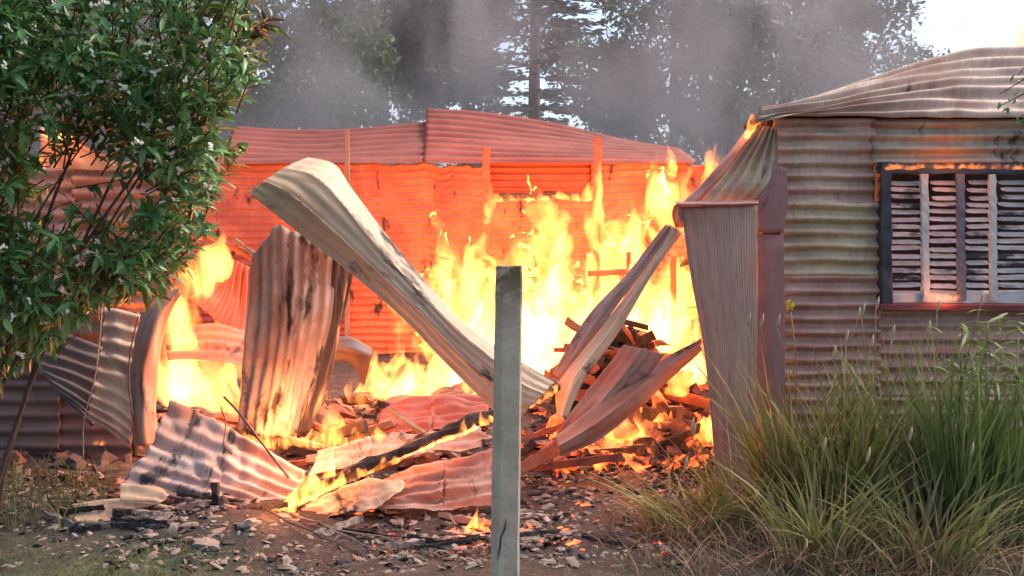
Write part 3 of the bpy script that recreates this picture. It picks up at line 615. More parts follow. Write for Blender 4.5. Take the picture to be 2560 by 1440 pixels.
def wire(name, pts, rad, label, mat=M_WIRE, group='bent rods and wires'):
    Q = crom(np.array([tuple(P(*p)) for p in pts]), np.linspace(0, 1, 26))
    V, Fc = tube_mesh([tuple(q) for q in Q], [rad] * 26, 6)
    return tag(link(name, mesh('wire', V, Fc), mat), label, 'metal rod', group)
wire('bent_rod', [(560, 992, 5.95), (600, 1035, 5.86), (660, 1115, 5.76), (722, 1194, 5.68)], .007, 'dark bent rod lying diagonally across the large pale sheet')
wire('bent_rod', [(552, 1018, 5.95), (564, 1060, 5.88), (560, 1112, 5.84), (580, 1135, 5.8)], .004, 'thin short rod hanging over the charred patch of the large pale sheet')
wire('bent_rod', [(346, 790, 6.05), (326, 880, 6.0), (322, 960, 6.0), (332, 1040, 6.0)], .005, 'thin dark rod along the curled pink sheet')
wire('loose_wire', [(255, 770, 6.1), (248, 860, 6.05), (236, 950, 6.0), (210, 1050, 6.0), (208, 1150, 6.0)], .004, 'thin pale wire dangling down the slumped sheets to the ash', M_ASH)
wire('loose_wire', [(2165, 760, 5.2), (2168, 770, 5.2), (2170, 775, 5.2)], .003, 'tiny wire end poking up among tall grass') if False else None

# ================================================================== FENCE POST
def fence_post():
    Y = 4.4; top = P(1273, 662, Y); k = M_PER_PX(Y)
    base_z = -.25; r = empty('fence_post', (P(1262, 1440, Y).x, Y, gz(0, Y)), 'grey concrete fence post with mossy stained top, standing alone in front', 'post')
    hw = 34 * k; V, Fc = [], []; n = 26; rr = random.Random(2)
    prof = [(-1, -.62), (-.9, -.78), (-.42, -1), (.86, -1), (1, -.86), (1, .8), (.86, 1), (-.86, 1), (-1, .86)]
    m = len(prof)
    for i in range(n + 1):
        t = i / n; z = base_z + (top.z - base_z) * t
        cx = P(1262, 1440, Y).x + (top.x - P(1262, 1440, Y).x) * (z - P(1262, 1440, Y).z) / (top.z - P(1262, 1440, Y).z)
        s = 1.0 + .10 * (1 - t)
        if i == n: s *= .95
        for (x, y) in prof: V.append((cx + x * hw * s + rr.uniform(-.0012, .0012), Y + y * hw * s + rr.uniform(-.0012, .0012), z - (.004 if i == n else 0)))
    for i in range(n):
        for q in range(m): Fc.append((i * m + q, i * m + (q + 1) % m, i * m + m + (q + 1) % m, i * m + m + q))
    Fc += [tuple(range(m))[::-1], tuple(range(n * m, n * m + m))]
    mt, nt_ = newmat('post_concrete')
    g = nt_.nodes.new('ShaderNodeNewGeometry'); p = g.outputs['Position']
    base = ramp(nt_, noise_tex(nt_, p, 7, 7, .65), [(.3, (.37, .285, .19)), (.7, (.54, .43, .30))])
    base = mixc(nt_, ramp(nt_, noise_tex(nt_, p, 60, 3, .5), [(.6, (0, 0, 0)), (.72, (.5, .5, .5))]), base, (.16, .145, .13))
    sx = nt_.nodes.new('ShaderNodeSeparateXYZ'); nt_.links.new(p, sx.inputs[0])
    hmap = N(nt_, 'ShaderNodeMapRange'); hmap.inputs[1].default_value = top.z - .26; hmap.inputs[2].default_value = top.z - .03
    nt_.links.new(sx.outputs['Z'], hmap.inputs[0])
    mm = N(nt_, 'ShaderNodeMath', operation='MULTIPLY'); nt_.links.new(hmap.outputs[0], mm.inputs[0])
    nt_.links.new(ramp(nt_, noise_tex(nt_, p, 16, 6, .7), [(.36, (0, 0, 0)), (.52, (1, 1, 1))]), mm.inputs[1])
    base = mixc(nt_, mm.outputs[0], base, (.13, .085, .03))
    b = N(nt_, 'ShaderNodeBsdfPrincipled', Roughness=.9); nt_.links.new(base, b.inputs['Base Color'])
    bp = N(nt_, 'ShaderNodeBump', Strength=.5, Distance=.004); nt_.links.new(noise_tex(nt_, p, 70, 5, .6), bp.inputs['Height']); nt_.links.new(bp.outputs[0], b.inputs['Normal'])
    out_surf(nt_, b)
    link('shaft', mesh('shaft', V, Fc, smooth=False), mt, r)
    # crack running up the front
    pts = [(P(x, y, Y - .0025 - hw * 1.07)) for x, y in ((1243, 1400), (1250, 1370), (1252, 1345), (1262, 1322), (1266, 1296))]
    V, Fc = tube_mesh(pts, [.001, .0035, .003, .0035, .001], 5); link('crack', mesh('crack', V, Fc), M_INSIDE, r)
fence_post()

# ================================================================== FIRE
def tongue(base, tip, r, seed, depth=.8, bulge=1.0, n=14, seg=12, wig=.35):
    q = random.Random(seed); base, tip = Vector(base), Vector(tip); V, Fc = [], []
    L = (tip - base).length; ph, ph2 = q.uniform(0, 6.3), q.uniform(0, 6.3); fw = q.uniform(.8, 1.5)
    for i in range(n + 1):
        t = i / n
        c0 = base.lerp(tip, t); a = wig * r * (t ** .8)
        c0 += Vector((math.sin(ph + t * 6.3 * fw) * a, math.cos(ph2 + t * 5) * a * .6, 0))
        rr = r * ((1 - t) ** .75) * (.62 + .62 * bulge * math.sin(math.pi * min(1, t * 1.25 + .12))) + .0015
        if i == 0: rr *= .6
        for k in range(seg):
            an = 2 * math.pi * k / seg; m = 1 + .18 * math.sin(3 * an + ph + 4 * t)
            V.append((c0.x + math.cos(an) * rr * m, c0.y + math.sin(an) * rr * depth * m, c0.z))
    for i in range(n):
        for k in range(seg): Fc.append((i * seg + k, i * seg + (k + 1) % seg, i * seg + seg + (k + 1) % seg, i * seg + seg + k))
    Fc += [tuple(range(seg))[::-1], tuple(range(n * seg, n * seg + seg))]
    return V, Fc
def flame(name, tongues, Y, mat, label, vox=.022, depth=.8, light=None, group='flames', turb=.5, wig=.35, rough_scale=5.0):
    """tongues: (base px, base py, tip px, tip py, width px[, dY]) surveyed at distance Y; merged into one body of fire"""
    k = M_PER_PX(Y); parts = []
    for i, t in enumerate(tongues):
        yy = Y + (t[5] if len(t) > 5 else 0)
        parts.append(tongue(P(t[0], t[1], yy), P(t[2], t[3], yy), t[4] * k / 2, hash((name, i, int(t[0]))) % 9999 if False else int(t[0] * 7 + t[3] * 3 + i), depth, wig=wig))
    V, Fc = join(parts); tmp = bpy.data.objects.new('tmp', mesh('tmp', V, Fc)); COL.objects.link(tmp)
    md = tmp.modifiers.new('r', 'REMESH'); md.mode = 'VOXEL'; md.voxel_size = vox
    dg = bpy.context.evaluated_depsgraph_get(); me = bpy.data.meshes.new_from_object(tmp.evaluated_get(dg))
    tm = tmp.data; bpy.data.objects.remove(tmp); bpy.data.meshes.remove(tm)
    co = np.empty(len(me.vertices) * 3, np.float32); me.vertices.foreach_get('co', co); co = co.reshape(-1, 3)
    amp = turb * np.median([t[4] for t in tongues]) * k * .42
    zs = .45
    for i, p in enumerate(co):
        q = Vector((p[0] * rough_scale, p[1] * rough_scale, p[2] * rough_scale * zs - Y))
        d = mnoise.noise_vector(q) + mnoise.noise_vector(q * 2.1) * .6 + mnoise.noise_vector(q * 4.7) * .3
        co[i] += np.array((d.x * amp, d.y * amp * .6, d.z * amp * .9), np.float32)
    me.vertices.foreach_set('co', co.ravel()); me.name = name; me.update()
    me.polygons.foreach_set('use_smooth', [True] * len(me.polygons))
    o = tag(link(name, me, None), label, 'flame', group); me.materials.clear(); me.materials.append(mat)
    if light:
        for j, (px, py, dy, W, rad) in enumerate(light):
            ld = bpy.data.lights.new('firelight', 'POINT'); ld.energy = W * FIRE; ld.color = (1.0, .26, .07); ld.shadow_soft_size = rad
            lo = bpy.data.objects.new('firelight', ld); COL.objects.link(lo); lo.location = P(px, py, Y + dy); lo.parent = o
    return o
flame('flame', [(1270, 1010, 1230, 560, 260), (1200, 960, 1170, 530, 110), (1340, 980, 1385, 520, 150), (1150, 900, 1090, 640, 130), (1130, 760, 1100, 620, 60), (1420, 960, 1430, 640, 150), (1390, 760, 1400, 540, 70, -.2),
      (1320, 1000, 1330, 620, 220, -.3), (1215, 700, 1205, 545, 60), (1480, 920, 1462, 700, 100), (1240, 800, 1150, 545, 70), (1110, 960, 1150, 760, 90)], 9.4, M_FLAMEH,
      'largest white-hot body of flames rising behind the concrete post', .035, .8, [(1270, 760, -.5, 420, .35), (1270, 620, .9, 330, .3)])
flame('flame', [(1560, 900, 1530, 660, 120), (1650, 880, 1640, 640, 140), (1720, 940, 1700, 700, 100), (1600, 800, 1560, 470, 60, .8), (1720, 990, 1740, 800, 80, -.6), (1680, 980, 1690, 860, 90, -.6), (1500, 800, 1510, 680, 80)], 8.6, M_FLAMEH,
      'white flames blazing between the leaning sheets and the hanging panel', .032, .8, [(1650, 760, -.4, 300, .3), (1640, 600, 1.6, 260, .3)])
flame('flame', [(1478, 780, 1488, 330, 34), (1508, 760, 1500, 420, 30), (1470, 640, 1480, 380, 26), (1500, 560, 1492, 345, 30), (1515, 720, 1512, 580, 30), (1472, 760, 1478, 600, 34)], 10.3, M_FLAME,
      'thin tall flames licking up the burning wall stud', .022, .8, None, turb=.7)
flame('flame', [(1225, 500, 1240, 470, 30), (1260, 505, 1270, 476, 40), (1300, 504, 1310, 480, 44), (1350, 504, 1352, 480, 44), (1400, 502, 1405, 476, 44), (1440, 500, 1450, 468, 40), (1472, 500, 1480, 440, 36), (1222, 540, 1226, 420, 24), (1213, 560, 1222, 480, 24)], 11.0, M_FLAME,
      'row of small flames along the cross beam before the rear wall', .018, .8, [(1350, 470, -.3, 60, .2)], turb=.6)
flame('flame', [(1650, 640, 1660, 310, 60), (1640, 580, 1632, 300, 44), (1665, 480, 1668, 330, 60), (1645, 600, 1640, 440, 40), (1690, 560, 1680, 400, 36)], 9.6, M_FLAME,
      'tall slender flame column between the stud and the gable strip', .026, .8, [(1655, 450, .6, 170, .2)], turb=.7)
flame('flame', [(1580, 660, 1578, 470, 70), (1570, 640, 1590, 540, 80), (1600, 700, 1610, 580, 70)], 10.6, M_FLAME, 'faint flame drifting before the rear wall past the tall stud', .03, .8, None)
flame('flame', [(1775, 440, 1772, 335, 30), (1782, 430, 1800, 318, 26), (1768, 470, 1766, 380, 24), (1800, 420, 1812, 345, 22)], 8.4, M_FLAME, 'small twin flame flickering just beyond the sloping gable strip', .016, .8, [(1780, 400, .2, 40, .15)], turb=.7)
flame('flame', [(480, 1010, 470, 860, 170), (560, 1030, 560, 870, 110), (410, 1000, 400, 880, 80), (590, 1050, 585, 900, 60), (400, 960, 450, 690, 90), (420, 840, 510, 610, 100), (470, 750, 560, 545, 100), (545, 700, 570, 560, 70), (440, 900, 480, 740, 80), (565, 700, 575, 610, 40), (430, 760, 435, 700, 40)], 6.75, M_FLAMEH,
      'flames streaming up beside the shrub from behind the large pale sheet', .022, .75, [(500, 930, -.15, 150, .2), (520, 640, .2, 60, .15)], turb=.6)
flame('flame', [(960, 1010, 940, 840, 130), (1040, 1000, 1010, 840, 150), (1110, 1010, 1080, 860, 110), (1150, 1000, 1140, 900, 70), (890, 900, 870, 810, 60), (920, 1000, 915, 930, 70)], 8.3, M_FLAME,
      'orange flames low behind the twisted sheet and the upright sheet', .03, .8, [(1000, 900, -.3, 220, .25)])
flame('flame', [(815, 1110, 822, 945, 62), (840, 1090, 838, 980, 50), (800, 1100, 806, 1000, 40)], 6.5, M_FLAMEH, 'bright flame standing at the charred edge of the upright sheet', .016, .8, [(830, 1020, -.1, 45, .12)], turb=.6)
flame('flame', [(592 + 11 * i, 1112 + (i * 7) % 13, 590 + 11.5 * i + (i * 5) % 9, 1082 - (i * 37) % 46, 15 + (i * 13) % 12) for i in range(34)], 6.08, M_FLAMES,
      'low orange flames around the foot of the upright sheet', .012, .7, [(690, 1070, -.14, 60, .1)], turb=.7)
flame('flame', [(1440, 1165, 1430, 1110, 70), (1500, 1180, 1510, 1070, 80), (1560, 1180, 1570, 1010, 100), (1590, 1130, 1600, 990, 80), (1540, 1100, 1530, 1020, 60), (1640, 1060, 1650, 970, 46), (1410, 1150, 1405, 1110, 40), (1660, 1060, 1668, 1010, 34), (1470, 1170, 1476, 1120, 60)], 6.45, M_FLAMEH,
      'bright flames over the ember bed below the curved pointed sheet', .018, .8, [(1540, 1090, -.15, 190, .2)], turb=.6)
flame('flame', [(1700, 960, 1720, 850, 70), (1735, 940, 1740, 800, 60), (1690, 990, 1690, 920, 50), (1660, 900, 1664, 840, 40)], 6.9, M_FLAMEH, 'flames burning close behind the tip of the curved pointed sheet', .018, .8, [(1715, 900, .1, 70, .15)], turb=.6)
flame('flame', [(1782, 1110, 1786, 985, 34), (1776, 1080, 1778, 1010, 26), (1790, 1140, 1792, 1090, 26)], 6.15, M_FLAMES, 'narrow flame at the foot of the hanging panel', .011, .8, [(1782, 1060, -.05, 12, .08)], turb=.5)
lt = []
rr = random.Random(11)
for i in range(64):
    t = i / 63; x = 636 + 594 * t; y = 1298 - 254 * t
    hot = math.exp(-((x - 790) / 60) ** 2); h = rr.uniform(12, 42) * (1 + 1.6 * hot) * (.75 if x > 900 else 1) * (1.5 if i % 5 == 0 else .8)
    lt.append((x, y + 10, x + rr.uniform(-10, 18), y - h, rr.uniform(13, 24) * (1 + 1.1 * hot), -.25 + .28 * t + rr.uniform(-.05, .03)))
lt += [(655, 1320, 640, 1276, 22, -.28), (690, 1310, 700, 1255, 26, -.26), (622, 1316, 615, 1280, 18, -.29), (720, 1290, 735, 1230, 30, -.22)]
flame('flame', lt, 5.72, M_FLAMES, 'string of small flames running along the charred pole', .010, .7, [(790, 1150, -.05, 34, .1), (1010, 1070, .02, 22, .1), (680, 1260, -.35, 16, .1)], turb=.75, rough_scale=9)
flame('flame', [(1320, 1022, 1330, 985, 30), (1345, 1010, 1352, 975, 26), (1370, 998, 1378, 955, 28), (1392, 985, 1396, 950, 22)], 5.74, M_FLAMES, 'tiny flames at the upper end of the charred pole past the post', .009, .7, [(1360, 980, -.1, 5, .05)], turb=.7, rough_scale=9)
flame('flame', [(1180, 1345, 1188, 1258, 34), (1200, 1350, 1212, 1290, 36), (1165, 1350, 1160, 1310, 24), (1215, 1345, 1222, 1312, 22)], 5.3, M_FLAMES, 'small lone ground flame beside the concrete post', .009, .8, [(1190, 1300, -.12, 14, .06)], turb=.6, rough_scale=9)
flame('flame', [(2480, 140, 2520, 40, 60), (2540, 150, 2560, 20, 70), (2600, 150, 2590, 60, 60), (2450, 140, 2462, 96, 50), (2510, 130, 2500, 80, 60)], 7.7, M_FLAMER, 'pale flames breaking out above the roof of the standing house', .02, .8, [(2540, 100, .1, 60, .15)], turb=.7)
flame('flame', [(125, 345, 130, 285, 40), (150, 350, 152, 305, 44), (110, 420, 98, 372, 22), (170, 350, 176, 322, 30)], 6.45, M_FLAMES, 'small flames at the top of the cream gable behind the shrub', .011, .7, [(135, 310, -.1, 10, .08)], turb=.6)
flame('flame', [(x, 424, x + 4, 408 - (x % 3) * 2, 30) for x in range(2225, 2560, 17)], 6.00, M_FLAMEL, 'thin line of fire along the top of the shutters', .006, .6, [(2390, 412, -.06, 3, .05)], turb=.4, rough_scale=12)
flame('flame', [(2345, 752, 2350, 728, 24), (2368, 752, 2372, 726, 26), (2392, 752, 2396, 730, 22)], 6.02, M_FLAMEL, 'tiny flames at the bottom rail of the shutters', .006, .6, [(2370, 740, -.06, 3, .04)], turb=.4, rough_scale=12)
flame('flame', [(1878, 330, 1880, 276, 26), (1890, 312, 1886, 280, 26), (1868, 345, 1866, 310, 20)], 6.15, M_FLAMES, 'little orange flame at the ripped roof corner', .007, .7, [(1880, 300, -.05, 5, .05)], turb=.5, rough_scale=10)
flame('flame', [(1848, 395, 1880, 330, 18), (1815, 440, 1850, 385, 16), (1785, 480, 1815, 430, 14)], 6.3, M_FLAME, 'thin flame showing in the slit of the torn gable', .008, .6, None, turb=.3)
flame('flame', [(1560, 900, 1600, 380, 260, .0), (1730, 800, 1740, 400, 200, .3), (1350, 900, 1330, 430, 330, .4), (1120, 900, 1110, 480, 240, .5)], 11.0, M_GLOWVEIL, 'faint orange glow added before the rear wall', .05, .6, [(1600, 560, -.8, 200, .3), (960, 640, -1.5, 200, .3), (700, 700, -1.5, 150, .3)])  # thin glow volume added so the rear wall shows orange
flame('flame', [(470, 980, 480, 660, 120), (560, 960, 590, 640, 130), (640, 900, 650, 600, 110, .4), (420, 960, 430, 780, 80)], 7.6, M_GLOWVEIL, 'faint orange glow added behind the upright grey sheet and shrub', .035, .7, [(540, 780, -.2, 120, .2)])  # thin glow volume added to veil the sheets here in orange
flame('flame', [(900 + 48 * i, 1010 - (i * 17) % 30, 900 + 48 * i + (i * 29) % 40 - 20, 900 - (i * 53) % 110, 46 + (i * 19) % 34, (i % 3) * .3 - .3) for i in range(7)], 7.5, M_FLAME, 'ragged orange flames crossing the floor behind the dark scorched sheet', .024, .8, [(1050, 950, -.1, 90, .2)], turb=.8)
flame('flame', [(1390 + 38 * i, 880 + (i * 23) % 40, 1390 + 38 * i + (i * 31) % 40 - 20, 760 - (i * 47) % 90, 40 + (i * 17) % 30, (i % 3) * .2 - .2) for i in range(8)], 8.0, M_FLAME, 'ragged flames rising from the scorched heap behind the leaning sheets', .024, .8, None, turb=.8)
flame('flame', [(240, 1112, 244, 1092, 18), (254, 1114, 258, 1096, 16)], 5.95, M_FLAMES, 'single glowing spark-sized flame under the slumped sheets', .005, .8, None, turb=.3, rough_scale=12)

# ================================================================== RUBBLE, EMBERS, ASH
def scatter_rubble():
    # large pieces one can pick out
    meshes = [chunk_mesh(i, 1, 1, .6, .3) for i in range(6)]
    r = random.Random(3)
    def piece(name, me, mat, loc, sc, rot, label, cat, group):
        o = bpy.data.objects.new(name, me); COL.objects.link(o); o.location = loc; o.scale = sc; o.rotation_euler = rot
        if not me.materials: me.materials.append(mat)
        o.material_slots[0].link = 'OBJECT'; o.material_slots[0].material = mat
        return tag(o, label, cat, group)
    for i in range(46):
        px, py = r.uniform(1380, 1780), r.uniform(1000, 1200); Y = r.uniform(6.25, 7.1); x = P(px, py, Y).x
        s = r.uniform(.035, .085); z = gz(x, Y) + r.uniform(0, .16) * (1 if Y > 6.4 else .3)
        piece('ember', meshes[i % 6], M_EMBER if r.random() < .7 else M_EMBERD, (x, Y, z), (s * 1.2, s, s * .9), (r.uniform(0, 3), r.uniform(0, 3), r.uniform(0, 6)), 'glowing red ember lump in the heap below the curved pointed sheet', 'ember', 'embers under the curved sheet')
    for i in range(60):
        x, Y = r.gauss(.78, .26), r.uniform(7.25, 7.95); s = r.uniform(.025, .07)
        piece('rubble_block', meshes[i % 6], M_RUBBLE if r.random() < .7 else M_EMBERD, (x, Y, gz(x, Y) + s * .25), (s * 1.3, s, s * .9), (r.uniform(-.5, .5), r.uniform(-.5, .5), r.uniform(0, 6)), 'scorched red block in the heap behind the leaning sheets', 'rubble', 'scorched heap inside the house')
    for i in range(46):
        x, Y = r.gauss(.75, .25), r.uniform(7.2, 7.7); L = r.uniform(.15, .6); o = link('charred_board', beam_mesh((-L / 2, 0, 0), (L / 2, 0, 0), r.uniform(.03, .08), .02, i, .004, 6), M_RUBBLE if i % 3 else M_CHAR)
        o.location = (x, Y, gz(x, Y) + r.uniform(.04, .14)); o.rotation_euler = (r.uniform(-.5, .5), r.uniform(-.7, .7), r.uniform(0, 3)); tag(o, 'burnt board end sticking out of the heap behind the leaning sheets', 'board', 'boards in the scorched heap')
    for i in range(40):
        Y = r.uniform(7.0, 8.0); px = r.uniform(400, 1200); p = P(px, 1000, Y); s = r.uniform(.06, .14)
        piece('rubble_block', meshes[i % 6], M_EMBERD if r.random() < .5 else M_RUBBLE, (p.x, Y, gz(p.x, Y) + r.uniform(0, .14)), (s * 1.3, s, s * .7), (r.uniform(-.5, .5), r.uniform(-.5, .5), r.uniform(0, 6)), 'scorched block on the burning floor behind the upright sheet', 'rubble', 'scorched floor of the house')
    for i in range(70):
        Y = r.uniform(4.85, 6.0); px = r.uniform(30, 1560); x = P(px, 1300, Y).x; s = r.uniform(.012, .03) if i % 8 else r.uniform(.03, .05)
        pale = r.random() < .45
        piece('ash_lump', meshes[i % 6], M_ASH if pale else M_ASHD, (x, Y, gz(x, Y) + s * .2), (s * 1.6, s, s * .8), (r.uniform(-.3, .3), r.uniform(-.3, .3), r.uniform(0, 6)),
              'pale grey ash lump on the burnt ground' if pale else 'black cinder lump on the burnt ground', 'ash lump', 'pale ash lumps' if pale else 'black cinders')
    bm_ = [beam_mesh((-.5, 0, 0), (.5, 0, 0), .05, .03, q, .016, 12) for q in range(4)]
    for i in range(26):
        Y = r.uniform(4.95, 5.75); px = r.uniform(60, 1560); x = P(px, 1300, Y).x; L = r.uniform(.12, .42)
        pale = r.random() < .4
        piece('burnt_stick', bm_[i % 4], M_ASH if pale else M_CHAR, (x, Y, gz(x, Y) + .025), (L, r.uniform(.2, .5), r.uniform(.3, .6)), (r.uniform(-.2, .2), r.uniform(-.15, .15), r.uniform(-.7, .7)),
              'ash-whitened stick lying on the burnt ground' if pale else 'charred black stick lying on the burnt ground', 'stick', 'pale burnt sticks' if pale else 'charred sticks')
    for i, (px0, py0, px1, py1) in enumerate(((700, 1300, 980, 1392), (640, 1330, 900, 1410), (760, 1310, 1060, 1380), (860, 1400, 1120, 1350), (300, 1400, 540, 1310))):
        a, b = P(px0, py0, 5.2), P(px1, py1, 5.0)
        a.z = gz(a.x, a.y) + .03; b.y = 4.95 + .05 * i; b.z = gz(b.x, b.y) + .02; a.y = 5.45 - .05 * i
        V, Fc = tube_mesh([a.lerp(b, t / 8) + Vector((0, 0, random.uniform(-.008, .012))) for t in range(9)], [.006 - .0005 * t for t in range(9)], 6, .15)
        tag(link('fallen_twig', mesh('twig', V, Fc), M_CHAR if i % 2 else M_WOOD), 'long thin twig lying on the ash before the burning pole', 'twig', 'long twigs on the ash')
    for i in range(34):
        Y = r.uniform(5.95, 7.2); px = r.choice((r.uniform(560, 1230), r.uniform(640, 1200), r.uniform(1290, 1700))); x = P(px, 1100, Y).x; L = r.uniform(.25, .75)
        o = link('charred_board', beam_mesh((-L / 2, 0, 0), (L / 2, 0, 0), r.uniform(.025, .07), r.uniform(.015, .03), i, .005, 10), [M_CHAR, M_WOOD, M_RUBBLE][i % 3])
        tl = r.uniform(-.45, .45); o.location = (x, Y, gz(x, Y) + .03 + abs(math.sin(tl)) * L / 2); o.rotation_euler = (r.uniform(-.4, .4), tl, r.uniform(-.9, .9)); tag(o, 'charred board lying in the wreckage between the fallen sheets', 'board', 'charred boards in the wreckage')
    # the uncountable rest
    def flakes(name, n, region, smin, smax, mats, label, lift=.0, flat_=.45):
        q = np.random.default_rng(hash(name) % 1000 if False else len(name)); V, Fc, MI = [], [], []
        base = np.array([(-1, -1, 0), (1, -1, .2), (1.1, 1, 0), (-.9, .9, .3), (-.5, -.6, 1), (.7, -.5, .8), (.6, .6, 1), (-.6, .5, .9)], float)
        fcs = np.array([(0, 1, 5, 4), (1, 2, 6, 5), (2, 3, 7, 6), (3, 0, 4, 7), (4, 5, 6, 7)])
        for i in range(n):
            x, y = region(q); s = smin + (smax - smin) * q.random() ** 2.5
            b = base * (1 + q.normal(0, .22, (8, 3))) * (s * q.uniform(.7, 2.0), s * q.uniform(.5, 1), s * flat_ * q.uniform(.5, 1.4))
            a = q.uniform(0, 6.3); ca, sa = math.cos(a), math.sin(a); tl = q.normal(0, .35)
            b = np.stack([b[:, 0] * ca - b[:, 1] * sa, b[:, 0] * sa + b[:, 1] * ca, b[:, 2] + b[:, 0] * tl], 1)
            V.append(b + (x, y, gz(x, y) + lift)); Fc.append(fcs + 8 * i); MI += [int(q.integers(0, len(mats)))] * 5
        o = link(name, mesh(name, np.concatenate(V), np.concatenate(Fc), smooth=False, mi=MI), mats)
        o['kind'] = 'stuff'; o['label'] = label; o['category'] = 'debris'
    flakes('ash_debris', 5200, lambda q: (q.uniform(-2.9, 1.2), 4.75 + 1.5 * q.random()), .004, .026, [M_ASH, M_ASHD, M_ASHD, M_ASHD, M_CHAR, M_CHAR, M_CHAR, M_WOOD], 'fine ash, cinders and scraps strewn on the burnt ground')
    flakes('front_ember_debris', 260, lambda q: (q.normal(-.15, .45), 4.95 + .75 * q.random()), .005, .02, [M_EMBER, M_EMBERD], 'scattered small glowing embers on the ash before the burning pole')
    flakes('ember_debris', 1500, lambda q: (q.uniform(.25, 1.35), q.uniform(6.15, 7.2)), .012, .05, [M_EMBER, M_EMBERD, M_CHAR], 'bed of small glowing embers under the curved sheet', .01, .8)
    flakes('floor_debris', 1800, lambda q: (q.uniform(-3.0, 1.6), q.uniform(6.3, 9.0)), .02, .07, [M_RUBBLE, M_CHAR, M_EMBERD, M_ASHD], 'scorched debris covering the floor of the burning house', .0, .7)
scatter_rubble()

# ================================================================== PLANTS
def leaf_verts(L, W, bend, seg=3):
    V, Fc = [], []
    for i in range(seg + 1):
        t = i / seg; wv = W * (math.sin(math.pi * min(1, .08 + .92 * t)) ** .8) * (1 - .25 * t) if i < seg else 0.0008
        z = -bend * L * t * t
        V += [(-wv / 2, L * t, z + wv * .18), (0, L * t, z), (wv / 2, L * t, z + wv * .18)]
    for i in range(seg):
        a = i * 3; Fc += [(a, a + 1, a + 4, a + 3), (a + 1, a + 2, a + 5, a + 4)]
    return np.array(V), np.array(Fc)
def rot_to(d, roll):
    d = Vector(d).normalized(); q = d.to_track_quat('Y', 'Z').to_matrix(); return np.array(q @ Matrix.Rotation(roll, 3, 'Y'))
def build_shrub():
    root = empty('flowering_shrub', (P(200, 1000, 5.3).x, 5.3, 0), 'dark green shrub with white flower clusters hanging over the pinkish wall', 'shrub')
    r = random.Random(17)
    def inside(px, py):
        right = np.interp(py, [-150, 0, 60, 150, 190, 240, 330, 400, 470, 560, 640, 700, 760], [640, 640, 690, 650, 590, 560, 570, 585, 545, 515, 480, 470, 400])
        right += 34 * math.sin(py * .047) * math.sin(py * .013 + 1) + r.gauss(0, 16)
        if px > right: return 0
        low = np.interp(px, [-200, 0, 120, 200, 260, 330, 400, 470], [1000, 960, 880, 800, 760, 740, 760, 730])
        if py > low: return 0
        d = 1.0
        if 95 < px < 400 and 290 < py < 620:
            e = ((px - 225) / 165) ** 2 + ((py - 450) / 150) ** 2
            if e < 1: d = .05
        return d
    stems, clusters = [], []
    base = Vector((P(-190, 1000, 5.4).x, 5.4, .0))
    limbs = []
    for k, (px, py, Y) in enumerate(((600, 120, 4.7), (480, 260, 4.8), (330, 60, 4.9), (120, 120, 5.0), (420, 560, 4.9), (-60, 300, 5.1), (230, 330, 5.0), (520, 30, 4.8), (20, 620, 5.0))):
        tip = P(px, py, Y); b = base + Vector((r.uniform(-.35, .35), r.uniform(-.2, .2), 0))
        mid = b.lerp(tip, .45) + Vector((-.15, 0, .25)); limbs.append((b, mid, tip))
        pts = [(b * (1 - t) ** 2 + mid * 2 * t * (1 - t) + tip * t * t) for t in [i / 12 for i in range(13)]]
        V, Fc = tube_mesh(pts, [.015 * (1 - .78 * i / 12) for i in range(13)], 6, .08, k)
        link('branch', mesh('branch', V, Fc), M_BARK, root)
    while len(clusters) < 1250:
        px, py, Y = r.uniform(-220, 700), r.uniform(-140, 1180), r.uniform(4.45, 5.75)
        if r.random() < inside(px, py): clusters.append((P(px, py, Y), Y))
    LV, LF, n = [], [], 0; tw = []; leaves = []
    for (c0, Y) in clusters:
        tipl = min((l for l in limbs), key=lambda l: min((c0 - l[2]).length, (c0 - l[1]).length))
        inner = tipl[1].lerp(tipl[2], r.uniform(.35, .95)); axis = (c0 - inner)
        axis = axis.normalized() if axis.length > .05 else Vector((.3, -.4, .4)).normalized()
        axis = (axis + Vector((r.uniform(-.35, .35), r.uniform(-.5, .1), r.uniform(-.25, .45)))).normalized()
        st = c0 - axis * r.uniform(.14, .30); tw.append((st, c0))
        for j in range(r.randint(9, 15)):
            t = r.uniform(.2, 1.0); p = st.lerp(c0, t); side = Vector((r.gauss(0, 1), r.gauss(0, 1), r.gauss(0, 1))); side -= axis * side.dot(axis); side.normalize()
            d = (side * r.uniform(.55, 1.1) + axis * r.uniform(.35, 1.0) + Vector((0, 0, -.1))).normalized()
            leaves.append((p, d, r.uniform(.045, .11), r.uniform(.018, .036), r.uniform(.05, .35), r.uniform(-.8, .8), Y))
    leaves.sort(key=lambda l: l[6])
    shared = []
    for q in range(4):
        V, Fc = leaf_verts(1, .26 + .05 * q, .1 + .12 * q); me = mesh('leaf', V, Fc); me.materials.append(M_LEAF); shared.append(me)
    near = [l for l in leaves if 0 < (l[0].x * F_PX / l[6] + 1280) < 700]
    picked = set(id(l) for l in near[:300])
    for l in leaves:
        if id(l) in picked:
            o = bpy.data.objects.new('leaf', r.choice(shared)); COL.objects.link(o); o.parent = root; o.matrix_parent_inverse = Matrix.Translation(root.location).inverted()
            m3 = Matrix(rot_to(l[1], l[5]).tolist()); o.matrix_basis = Matrix.LocRotScale(l[0], m3.to_quaternion(), Vector((l[2],) * 3))
        else:
            V, Fc = leaf_verts(l[2], l[3], l[4]); LV.append(V @ rot_to(l[1], l[5]).T + np.array(l[0])); LF.append(Fc + n); n += len(V)
    o = link('foliage', mesh('foliage', np.concatenate(LV), np.concatenate(LF)), M_LEAF, root); o['kind'] = 'stuff'
